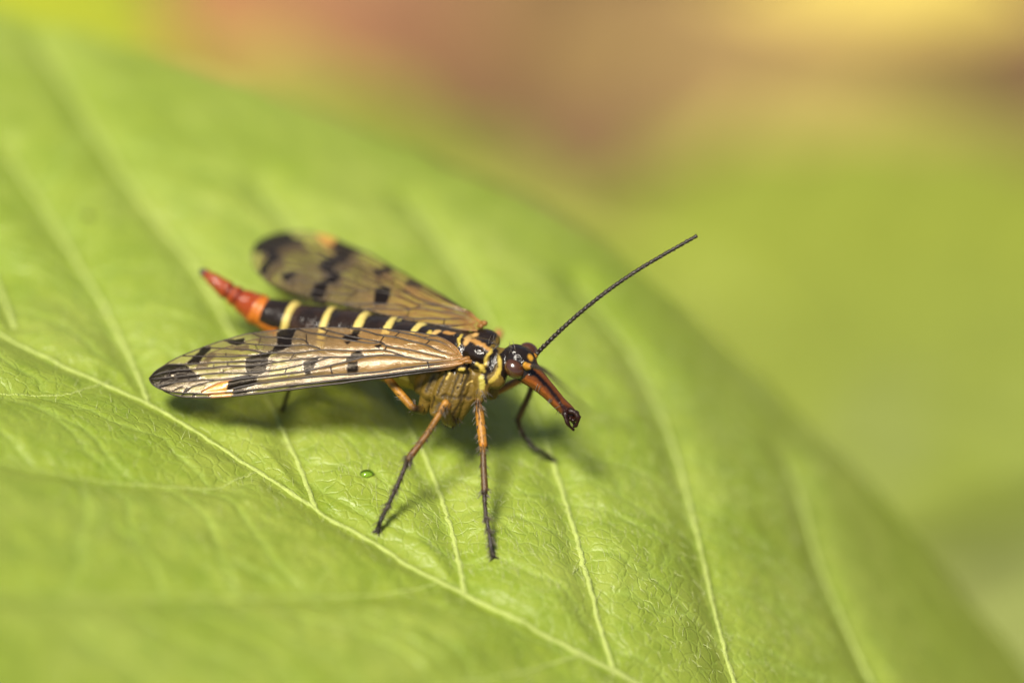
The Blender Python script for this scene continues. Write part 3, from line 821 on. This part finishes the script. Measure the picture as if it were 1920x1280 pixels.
# far hind leg, behind the abdomen
f_ = (640, 600, 5, BK)
leg([(815, 752, .32, 9, OLIVE), (790, 700, .45, 9, OR), (760, 625, .60, 8.5, OB)] +
     chain([(750, 622, 6.5, BRN), (700, 612, 7, BRN), (665, 606, 4.5, DK)], .66, f_), f_, 0)
# long spurs at the end of the near tibiae
for (x, y), (x2, y2), s_ in (((909, 921), (924, 929), s1), ((770, 862), (780, 878), s2), ((765, 858), (757, 863), s2), ((903, 921), (899, 927), s1)):
    k = np.argmin(((s_[:, :3] - P(x, y, 0)) ** 2).sum(1)); base_ = s_[k, :3]
    tip = base_ + (P(x2, y2, 0) - P(x, y, 0))
    b_ = Bag(); b_.tube(np.array([base_, base_ * .5 + tip * .5, tip]), np.array([.0032, .0024, .0006]), 5); b_.build('tibial_spur', M_BRIS, fly)

# ------------------------------------------------------------------ antennae (beaded)
def antenna(pts, r0, r1, nseg=40):
    a = smooth_line(pts, nseg + 1, 2); q_ = P(a[:, 0], a[:, 1], a[:, 2])
    cs, rr, cc = [], [], []
    for i in range(nseg):
        r = (r0 + (r1 - r0) * i / nseg) * R
        for f, m in ((0.02, .72), (.12, .86), (.55, .98), (.86, 1.09), (.97, .85)):
            cs.append(q_[i] + (q_[i + 1] - q_[i]) * f); rr.append(r * m); cc.append((.06, .05, .038, 1) if m > 1 else (.016, .011, .007, 1))
    b_ = Bag(); b_.tube(cs, rr, 10, cols=np.array(cc))
    o = b_.build('antenna', M_LIMB, fly)
    bg = Bag(); cs = np.array(cs); spine_bag(cs, np.array(rr), 170, .007, bg, .75); tag(bg.build('bristles', M_BRIS, o, off=np.array(fly.location)), kind='stuff')
    return o
antenna([(1003, 667, .03), (1008, 661, .02), (1030, 639, .01), (1057, 613, .0), (1105, 571, .0), (1157, 532, .0), (1199, 504, .01), (1243, 478, .02), (1307, 442, .03)], 4.4, 3.4)
antenna([(989, 687, -.06), (1003, 686, -.13), (1020, 693, -.28), (1042, 712, -.52), (1068, 740, -.80), (1098, 772, -1.05)], 4.4, 3.2)
for (x, y, d), (x2, y2, d2) in (((996, 671, .01), (1005, 666, .03)), ((987, 687, -.06), (995, 687, -.10))):
    b_ = Bag(); b_.tube(smooth_line([P(x, y, d), (P(x, y, d) + P(x2, y2, d2)) / 2, P(x2, y2, d2)], 7), np.array([6, 7, 7, 6.5, 6, 5.5, 4.5]) * R, 12, cols=np.tile([.42, .19, .02, 1], (7, 1)))
    b_.build('scape', M_LIMB, fly)

# ------------------------------------------------------------------ mouthparts: palps and jaws at the end of the rostrum
MP = (.022, .006, .003)
for pts, r0, r1 in ((((1066, 772, .0), (1071, 779, .0), (1077, 789, .0)), 9, 5.5),
                    (((1066, 770, -.02), (1077, 772, -.035), (1084, 781, -.035), (1083, 792, -.03), (1079, 799, -.02)), 6.5, 3),
                    (((1060, 772, -.03), (1060, 782, -.04), (1064, 793, -.04), (1069, 800, -.03), (1076, 806, -.02)), 5.5, 2.2),
                    (((1066, 776, .02), (1072, 786, .02), (1077, 794, .02), (1076, 801, .02)), 5.5, 2.4),
                    (((1070, 769, .03), (1081, 772, .05), (1087, 783, .05)), 5.5, 3),
                    (((1064, 778, -.01), (1070, 786, -.02), (1076, 788, -.02)), 6, 4)):
    a = smooth_line(pts, 16, 2); q_ = P(a[:, 0], a[:, 1], a[:, 2])
    b_ = Bag(); b_.tube(q_, np.linspace(r0, r1, 16) * R * (1 + .18 * np.sin(np.linspace(0, 14, 16))), 10, cols=np.tile([*MP, 1], (16, 1)) * np.array([1, 1, 1, 1]))
    b_.build('palp', M_LIMB, fly)
# bristles on coxae, neck and under the rostrum
bg = Bag()
for x, y, n_, dr in ((912, 740, 16, (.6, -.8)), (900, 735, 8, (-.5, -.8)), (925, 640, 10, (.3, 1)), (860, 790, 12, (.3, -1)), (1010, 728, 6, (-.4, -1)), (1030, 748, 6, (-.5, -1)), (1050, 770, 5, (-.7, -.8)), (960, 655, 8, (-.2, 1)), (930, 652, 6, (.2, 1))):
    for _ in range(n_):
        q_ = surf(x + RNG.uniform(-8, 8), y + RNG.uniform(-7, 7))
        d = dr[0] * RIGHT + dr[1] * UP + RNG.normal(0, .35, 3); d /= np.linalg.norm(d); L = RNG.uniform(.015, .035)
        bg.tube(np.array([q_, q_ + d * L * .5, q_ + d * L]), np.array([.0013, .0010, .0003]), 4, cap=False)
tag(bg.build('bristles', M_BRIS, fly), kind='stuff')

# ------------------------------------------------------------------ wings
def s8(ox, oy, pts, k=8.0): return [(ox + x / k, oy + y / k) for x, y in pts]
COSTA = [(868, 680), (842, 687), (805, 692), (742, 700), (680, 707), (605, 716), (542, 723), (480, 730.5), (430, 735), (402, 737), (377, 738), (345, 737), (320, 735), (295, 727), (283, 718.5), (280, 709)]
TRAIL = [(866, 667), (861, 660), (855, 651), (840, 639), (822, 630), (800, 626), (767, 621), (724, 617), (680, 615.5), (652, 614), (600, 614), (557, 616), (524, 619), (510, 620), (470, 624), (420, 637), (376, 652), (332, 670), (307, 685), (289, 697), (280, 709)]
VEINS = [  # polyline, half-width px
    ([(867, 676), (802, 686), (742, 693), (717, 698), (642, 704), (592, 708), (542, 714), (480, 721), (430, 731)], 1.8),
    ([(867, 669), (849, 674), (824, 678), (805, 680), (786, 677), (755, 672), (724, 671), (699, 673), (686, 675), (655, 684), (617, 692), (580, 700), (542, 705), (505, 709), (470, 712), (432, 716), (400, 724), (377, 735)], 1.9),
    ([(470, 709), (429, 714), (400, 717), (370, 724), (355, 729), (345, 736)], 1.2),
    ([(760, 672), (749, 669), (724, 661), (692, 664), (667, 666), (630, 664), (602, 664), (580, 667), (555, 671), (522, 669), (500, 671), (475, 675), (439, 675), (395, 673), (380, 671), (342, 667)], 1.3),
    ([(686, 675), (655, 676), (624, 677), (599, 678), (567, 681), (522, 686), (480, 692), (464, 693), (429, 692), (401, 694), (357, 697), (320, 697), (286, 705)], 1.3),
    ([(624, 677), (592, 685), (571, 689), (539, 697), (511, 700), (480, 704), (442, 705), (420, 704), (382, 706), (335, 709), (283, 711)], 1.2),
    ([(401, 716), (376, 715), (350, 718), (327, 719), (294, 725)], 1.2),
    ([(344, 726), (335, 728), (322, 734)], 1.0),
    ([(522, 686), (495, 683), (465, 684), (432, 685), (380, 686), (350, 686), (314, 684)], 1.2),
    ([(500, 671), (475, 664), (445, 660), (420, 657), (389, 653), (380, 650)], 1.2),
    ([(602, 662), (580, 654), (547, 656), (517, 655), (480, 652), (457, 648), (432, 642), (419, 638)], 1.2),
    ([(580, 654), (577, 648), (570, 643), (547, 641), (521, 637), (490, 635), (472, 625)], 1.2),
    ([(577, 648), (575, 630)], 1.0),
    ([(557, 617), (577, 627), (607, 633), (636, 640), (667, 646), (690, 650), (715, 648)], 1.6),
    ([(600, 615), (615, 623), (646, 632), (672, 639), (715, 646), (726, 655)], 1.5),
    ([(615, 623), (609, 633)], 1.0),
    ([(652, 615), (685, 622), (717, 634), (740, 634), (772, 644), (799, 649), (824, 660), (846, 666), (858, 664)], 1.6),
    ([(726, 618), (749, 624), (780, 630), (802, 638), (824, 641), (842, 650), (858, 662)], 1.6),
    ([(749, 625), (740, 634)], 1.0), ([(806, 640), (797, 650)], 1.1), ([(721, 635), (714, 647)], 1.0), ([(726, 655), (724, 661)], 1.1),
    ([(715, 648), (726, 655), (767, 660), (805, 667), (836, 672)], 1.4),
    ([(822, 630), (806, 631), (796, 633)], 1.0),
    ([(621, 692), (623, 703)], 1.2), ([(803, 682), (805, 692)], 1.4), ([(539, 697), (535, 705)], 1.0),
    ([(495, 683), (490, 692)], .8), ([(555, 671), (545, 683)], .8), ([(430, 685), (427, 692)], .8), ([(425, 668), (426, 674)], .8), ([(403, 688), (401, 694)], .8), ([(420, 697), (420, 704)], .8),
    ([(320, 697), (317, 707)], .8), ([(333, 710), (328, 718)], .8), ([(490, 636), (487, 652)], .8), ([(480, 652), (485, 663)], .7),
]
SPOTS = [
    s8(270, 600, [(80, 870), (170, 775), (330, 675), (420, 690), (480, 770), (380, 860), (240, 900), (180, 1010), (100, 970)]),
    s8(270, 600, [(150, 980), (240, 890), (400, 850), (500, 930), (470, 950), (330, 1000), (200, 1020)]),
    s8(270, 600, [(330, 675), (560, 685), (650, 720), (720, 790), (860, 880), (760, 935), (520, 935), (470, 860), (380, 800)]),
    s8(270, 600, [(860, 420), (990, 410), (1000, 460), (890, 560), (840, 670), (700, 700), (640, 690), (740, 580), (840, 500)]),
    s8(270, 600, [(1240, 310), (1500, 305), (1510, 390), (1400, 410), (1310, 370)]),
    [(464, 680), (478, 675), (500, 670), (512, 668), (505, 680), (503, 690), (499, 702), (490, 707), (464, 706), (462, 694)],
    [(521, 628), (530, 618), (558, 615), (552, 628), (547, 641), (550, 656), (532, 663), (512, 671), (492, 673), (514, 665), (522, 652)],
    [(571, 686), (599, 676), (598, 683), (592, 692), (588, 699), (571, 700)],
    [(652, 681), (664, 670), (674, 665), (686, 674), (662, 681)],
    [(647, 647), (657, 648), (653, 654)],
    [(643, 640), (650, 633), (661, 631), (664, 622), (675, 623), (671, 634), (676, 640), (668, 645)],
    [(652, 697), (656, 688), (671, 685), (672, 698), (653, 701)],
    [(426, 731), (429, 716), (464, 706), (484, 709), (481, 722), (455, 731), (428, 737)],
    [(345, 736), (350, 727), (356, 730), (350, 737)], [(572, 701), (583, 699), (585, 706), (574, 708)],
    [(705, 655), (716, 653), (712, 660)],
]
PTERO = [(376, 735), (395, 723), (430, 717), (426, 731), (420, 737), (385, 738)]
TINT = [(560, .0), (640, 1.0)]       # amber grows towards the base

# far forewing: its own outline and spots, venation carried over from the near one
F_COSTA = [(903, 606), (871, 582), (828, 554), (791, 534), (747, 508), (704, 484), (690, 476), (637, 453), (625, 447), (600, 439), (562, 434), (531, 435), (500, 443), (481, 456), (472, 474)]
F_TRAIL = [(895, 619), (870, 618), (850, 616), (813, 608), (784, 604), (747, 596), (689, 582), (662, 575), (625, 567), (587, 558), (556, 550), (531, 541), (500, 527), (482, 513), (474, 495), (472, 474)]
F_SPOTS = [s8(450, 420, [(180, 430), (220, 310), (300, 230), (500, 160), (730, 140), (800, 250), (950, 290), (940, 350), (740, 340), (640, 390), (560, 400), (540, 470), (600, 570), (520, 610), (420, 670), (380, 760), (300, 740), (350, 640), (430, 560), (420, 450), (300, 430)]),
           s8(450, 420, [(630, 810), (760, 765), (860, 785), (700, 870)]),
           s8(450, 420, [(1350, 380), (1460, 250), (1700, 330), (1870, 430), (1700, 470), (1640, 560), (1600, 660), (1400, 720), (1370, 800), (1500, 850), (1480, 930), (1330, 950), (1240, 1110), (1070, 1080), (1130, 960), (1330, 900), (1350, 830), (1180, 730), (1250, 650), (1440, 580), (1480, 480)]),
           s8(660, 480, [(290, 290), (440, 160), (570, 170), (400, 290), (340, 335)], 6.857),
           s8(660, 480, [(690, 430), (740, 350), (880, 410), (770, 470), (700, 465)], 6.857),
           s8(660, 480, [(310, 510), (480, 490), (470, 590), (430, 640), (300, 645)], 6.857)]
F_PTERO = s8(450, 420, [(1130, 150), (1300, 150), (1460, 220), (1400, 340), (1320, 390), (1200, 300)])

t = NT('wing_membrane'); at = t.n('ShaderNodeAttribute', attribute_name='Col'); co = t.obj()
wn_ = t.noise(26, 4, .65, co); fn_ = t.noise(170, 3, .7, co)
mm = t.n('ShaderNodeMix', data_type='RGBA', blend_type='MULTIPLY'); mm.inputs[0].default_value = 1
t.l(at.outputs['Color'], mm.inputs[6]); t.l(t.ramp(fn_, [(.3, (.7, .68, .65)), (.7, (1, 1, 1))]), mm.inputs[7])
nrm = t.bump(wn_, .45, .012); nrm = t.bump(fn_, .5, .0035, nrm)
p = t.pbsdf(mm.outputs[2], .22, .9, nrm)
lum = t.n('ShaderNodeRGBToBW'); t.l(at.outputs['Color'], lum.inputs[0])
mr = t.n('ShaderNodeMapRange'); mr.inputs[1].default_value = .01; mr.inputs[2].default_value = .10; mr.inputs[3].default_value = .12; mr.inputs[4].default_value = 1.0; p.inputs['IOR'].default_value = 1.75
t.l(lum.outputs[0], mr.inputs[0]); t.l(mr.outputs[0], p.inputs['Specular IOR Level'])
p.inputs['Specular Tint'].default_value = (1.0, .88, .72, 1)
tr = t.n('ShaderNodeBsdfTransparent'); tr.inputs[0].default_value = (.90, .84, .66, 1)
mx = t.n('ShaderNodeMixShader'); t.l(at.outputs['Alpha'], mx.inputs[0]); t.l(tr.outputs[0], mx.inputs[1]); t.l(p.outputs[0], mx.inputs[2]); t.surf(mx.outputs[0])
M_WING = t.m
t = NT('wing_vein'); at = t.n('ShaderNodeAttribute', attribute_name='Col'); co = t.obj()
p = t.pbsdf(at.outputs['Color'], .38, .35, t.bump(t.noise(300, 2, .6, co), .5, .002)); t.surf(p.outputs[0]); M_WVEIN = t.m

def inside_dist(pts, poly):
    """Signed distance (px) to a polygon: negative inside."""
    pts = np.asarray(pts, float); poly = np.asarray(poly, float); d = np.full(len(pts), 1e9); ins = np.zeros(len(pts), bool)
    for a, b_ in zip(poly, np.roll(poly, -1, axis=0)):
        ab = b_ - a; tt = np.clip(((pts - a) @ ab) / (ab @ ab + 1e-9), 0, 1)
        d = np.minimum(d, np.linalg.norm(pts - a - tt[:, None] * ab, axis=1))
        c1 = (a[1] > pts[:, 1]) != (b_[1] > pts[:, 1])
        ins ^= c1 & (pts[:, 0] < ab[0] * (pts[:, 1] - a[1]) / (ab[1] if abs(ab[1]) > 1e-9 else 1e-9) + a[0])
    return np.where(ins, -d, d)

def line_dist(pts, line):
    d = np.full(len(pts), 1e9)
    for a, b_ in zip(line[:-1], line[1:]):
        ab = b_ - a; tt = np.clip(((pts - a) @ ab) / (ab @ ab + 1e-9), 0, 1)
        d = np.minimum(d, np.linalg.norm(pts - a - tt[:, None] * ab, axis=1))
    return d

def wing(name, costa, trail, veins, spots, ptero, plane_pt, plane_n, lift, place=None, bulge=1.0, seed=0, alpha=1.0, grow=0.0):
    """A wing drawn in its own plane; plane_pt/plane_n give that plane."""
    def onplane(xy):
        xy = np.atleast_2d(xy); r_ = ray(xy[:, 0], xy[:, 1]); k = ((plane_pt - CAMPOS) @ plane_n) / (r_ @ plane_n)
        return CAMPOS + r_ * k[:, None]
    costa = smooth_line(costa, 200, 2); trail = smooth_line(trail, 200, 2)
    NW, NC = 420, 96
    ts = np.linspace(0, 1, NW) ; ts = np.concatenate([ts[:-1], [1]])
    A = resample(costa, NW); B = resample(trail, NW)
    vv_ = np.linspace(0, 1, NC)
    G = (A[:, None, :] * (1 - vv_)[None, :, None] + B[:, None, :] * vv_[None, :, None]).reshape(-1, 2)
    W = onplane(G)
    vlines = [(resample(smooth_line(l_, 30, 1), 30), w_) for l_, w_ in veins]
    dv = np.full(len(G), 1e9)
    for l_, _ in vlines: dv = np.minimum(dv, line_dist(G, l_))
    edge = np.minimum(line_dist(G, A[::4]), line_dist(G, B[::4])); dv = np.minimum(dv, edge)
    sgn = np.where(vnoise(np.concatenate([G * .035, G[:, :1] * 0], 1), 11 + seed) > -.2, 1, .4)
    h = bulge * R * (1.6 * (1 - np.exp(-dv / 3.5)) * sgn + .9 * vnoise(np.concatenate([G * .05, G[:, :1] * 0], 1), seed))
    d_sc = line_dist(G, vlines[0][0]); d_r = line_dist(G, vlines[1][0])      # the long cell behind the front edge swells like a gutter
    lane = inside_dist(G, np.concatenate([vlines[0][0], vlines[1][0][::-1]])) < 0
    sg_ = d_sc / (d_sc + d_r + 1e-6); h = h + np.where(lane, 4.2 * R * 4 * sg_ * (1 - sg_) * bulge, 0)
    sp = (A[:, None, 0] + 0 * vv_[None]).ravel()
    span = np.repeat(np.linspace(0, 1, NW), NC)
    arch = lift * (np.sin(math.pi * np.tile(vv_, NW)) * .035 * np.sin(math.pi * np.clip(span, 0, 1)) - .05 * span ** 2 * 0)
    W = W + plane_n * (h + arch)[:, None]
    ppx, ppy = G[:, 0], G[:, 1]
    amber = sstep(.55, .25, span) + 0
    amber = 1 - sstep(.25, .62, span)
    jit = vnoise(np.concatenate([G * .12, G[:, :1] * 0], 1), 21 + seed)
    base_c = np.array([.29, .205, .10])[None] * (1 - amber[:, None]) + np.array([.35, .19, .050])[None] * amber[:, None]
    al = (.31 + .24 * amber + .07 * jit) * alpha
    dk = np.zeros(len(G))
    for s_ in spots: dk = np.maximum(dk, 1 - sstep(-1.8, 3.2, inside_dist(G, s_) + 1.2 * jit - grow))
    ds = np.maximum(dk, 0)
    cc = base_c * (1 - ds[:, None]) + np.array([.008, .005, .003]) * ds[:, None]; al = al * (1 - ds) + .97 * ds
    pt_ = 1 - sstep(-1.2, 1.5, inside_dist(G, ptero)); cc = cc * (1 - pt_[:, None]) + np.array([.52, .27, .04]) * pt_[:, None]; al = al * (1 - pt_) + .95 * pt_
    tf = place if place is not None else (lambda q_: q_)
    ii = (np.arange(NW - 1)[:, None] * NC + np.arange(NC - 1)[None]).ravel()
    faces = np.stack([ii, ii + NC, ii + NC + 1, ii + 1], 1)
    org = tf(onplane(costa[:1]))[0]
    wo = empty(name); wo.parent = fly; wo.location = org - np.array(fly.location)
    mesh_obj('membrane', tf(W) - org, faces, M_WING, wo, cols=np.concatenate([cc, al[:, None]], 1))
    kd = kdtree.KDTree(len(G))
    for i, g_ in enumerate(G.tolist()): kd.insert((g_[0], g_[1], 0), i)
    kd.balance()
    hh = h + arch
    b_ = Bag()
    def vtube(l_, w0, w1, clip=True):
        l_ = np.asarray(l_)
        if clip:
            near_ = np.array([kd.find((x, y, 0))[2] for x, y in l_.tolist()]); l_ = l_[near_ < 2.0]
            if len(l_) < 3: return
        idx_ = [kd.find((x, y, 0))[1] for x, y in l_.tolist()]
        q_ = onplane(l_) + plane_n * (hh[idx_])[:, None]
        n_ = len(l_); d_ = dk[idx_]; pa = pt_[idx_]; am_ = amber[idx_]
        vc = np.array([.020, .011, .006])[None] * (1 - .4 * am_[:, None]) * (1 - d_[:, None]) + np.array([.020, .014, .011]) * d_[:, None]
        vc = vc * (1 - .6 * pa[:, None]) + .6 * pa[:, None] * np.array([.35, .14, .03])
        bs = sstep(.10, .0, span[idx_])[:, None]; vc = vc * (1 - bs) + np.array([.24, .115, .03]) * bs
        b_.tube(tf(q_) - org, np.linspace(w0, w1, n_) * R, 6, cols=np.concatenate([vc, np.ones((n_, 1))], 1), cap=True)
    for l_, w_ in vlines: vtube(resample(l_, 46), w_ * 1.35, w_ * 1.1)
    vtube(resample(A, 240), 3.0, 1.4, False); vtube(resample(B, 200), 1.5, 1.1, False)
    b_.build('venation', M_WVEIN, wo, off=np.zeros(3))
    return wo

cN = np.array([0.03, math.cos(math.radians(16)), math.sin(math.radians(16))])
pb, ptip = P(868, 678, -.055), P(280, 709, .07)
nN = np.cross(ptip - pb, cN); nN /= np.linalg.norm(nN); nN *= np.sign(nN[2])
fb, ftip = P(901, 610, .17), P(474, 485, .64)
axF = (ftip - fb) / np.linalg.norm(ftip - fb)
cF = np.cross([0, 0, 1.0], axF); cF /= np.linalg.norm(cF)      # across the wing, level
if cF[1] < 0: cF = -cF
cF = cF * math.cos(math.radians(8)) + np.array([0, 0, -1]) * math.sin(math.radians(8))
nF = np.cross(axF, cF); nF /= np.linalg.norm(nF); nF *= np.sign(nF[2])
src = np.array([(868, 680), (280, 709), (428, 733), (557, 617), (860, 662), (667, 708), (680, 616)], float)
dst = np.array([(902, 606), (473, 482), (636, 455), (625, 567), (893, 618), (785, 531), (720, 590)], float)
M3, *_ = np.linalg.lstsq(np.concatenate([src, np.ones((len(src), 1))], 1), dst, rcond=None)
aff = lambda l_: [tuple(q_) for q_ in (np.concatenate([np.asarray(l_, float), np.ones((len(l_), 1))], 1) @ M3)]
F_VEINS = [(aff(l_), w_) for l_, w_ in VEINS]
# hindwings lie just under the forewings, turned a little forwards
def turned(org, nrm, ang, drop, scale):
    k = nrm; ca, sa = math.cos(ang), math.sin(ang)
    def f(q_):
        v = (q_ - org) * scale
        return org + v * ca + np.cross(k, v) * sa + np.outer(v @ k, k) * (1 - ca) + np.array(drop)
    return f
wing('hindwing', COSTA, TRAIL, VEINS, SPOTS, PTERO, pb, nN, 1, turned(pb, nN, .012, (-.02, .0, -.016), .955), seed=3, alpha=.5)
wing('forewing', COSTA, TRAIL, VEINS, SPOTS, PTERO, pb, nN, 1, grow=1.3)
wing('hindwing', F_COSTA, F_TRAIL, F_VEINS, F_SPOTS, F_PTERO, fb, nF, 1, turned(fb, nF, -.02, (-.03, 0, -.03), .95), seed=5, alpha=.35, grow=2.5)
wing('forewing', F_COSTA, F_TRAIL, F_VEINS, F_SPOTS, F_PTERO, fb, nF, 1, seed=4, alpha=.85, grow=2.5)
# wing hinges
for a_, b2, r_ in ((P(880, 672, -.05), P(862, 677, -.055), 4.5), (P(884, 678, -.055), P(866, 680, -.055), 4), (P(905, 612, .15), P(896, 612, .165), 5), (P(912, 607, .15), P(900, 606, .17), 5)):
    b_ = Bag(); b_.tube(smooth_line([a_, (a_ + b2) / 2 + [0, 0, .006], b2], 8), np.array([1, 1.1, 1.1, 1, .95, .9, .8, .6]) * r_ * R, 10, cols=np.tile([.25, .115, .025, 1], (8, 1)))
    b_.build('wing_hinge', M_LIMB, fly)

# ------------------------------------------------------------------ small things on the leaf
t = NT('water'); tr = t.n('ShaderNodeBsdfTransparent'); tr.inputs[0].default_value = (.80, .95, .55, 1)
gl = t.n('ShaderNodeBsdfGlossy'); gl.inputs['Roughness'].default_value = .04
lw = t.n('ShaderNodeFresnel'); lw.inputs[0].default_value = 1.5
mx = t.n('ShaderNodeMixShader'); t.l(lw.outputs[0], mx.inputs[0]); t.l(tr.outputs[0], mx.inputs[1]); t.l(gl.outputs[0], mx.inputs[2]); t.surf(mx.outputs[0]); M_WATER = t.m
q_ = PL([688], [888])[0]; q_[2] = on_leaf(q_[None, :2])[0]
dr = empty('water_drop', q_)
o = ball('droplet', q_ + [0, 0, .004], (.030, .020, .014), frame((1, .15, 0)), M_WATER, dr); o.name = 'drop_surface'
tag(dr, 'small clear water drop on the leaf between two pale veins', 'water drop')
M_CRUMB = simple_mat('dark_crumb', (.03, .025, .012), .8, .2, .4, 40, .5, .01)
q_ = PL([165], [405])[0]; q_[2] = on_leaf(q_[None, :2])[0]
o = ball('soil_crumb', np.zeros(3), (.019, .014, .010), frame((1, .3, 0)), M_CRUMB, leaf, 20, 12)
o.parent = None; o.location = q_ + [0, 0, .006]
vs = np.array([v.co[:] for v in o.data.vertices]) + np.array(leaf.location); vs *= (1 + .25 * vnoise(vs * 60, 2))[:, None]
o.data.vertices.foreach_set('co', vs.astype(np.float32).ravel()); o.data.update()
tag(o, 'tiny dark crumb lying on the blurred far part of the leaf', 'crumb')
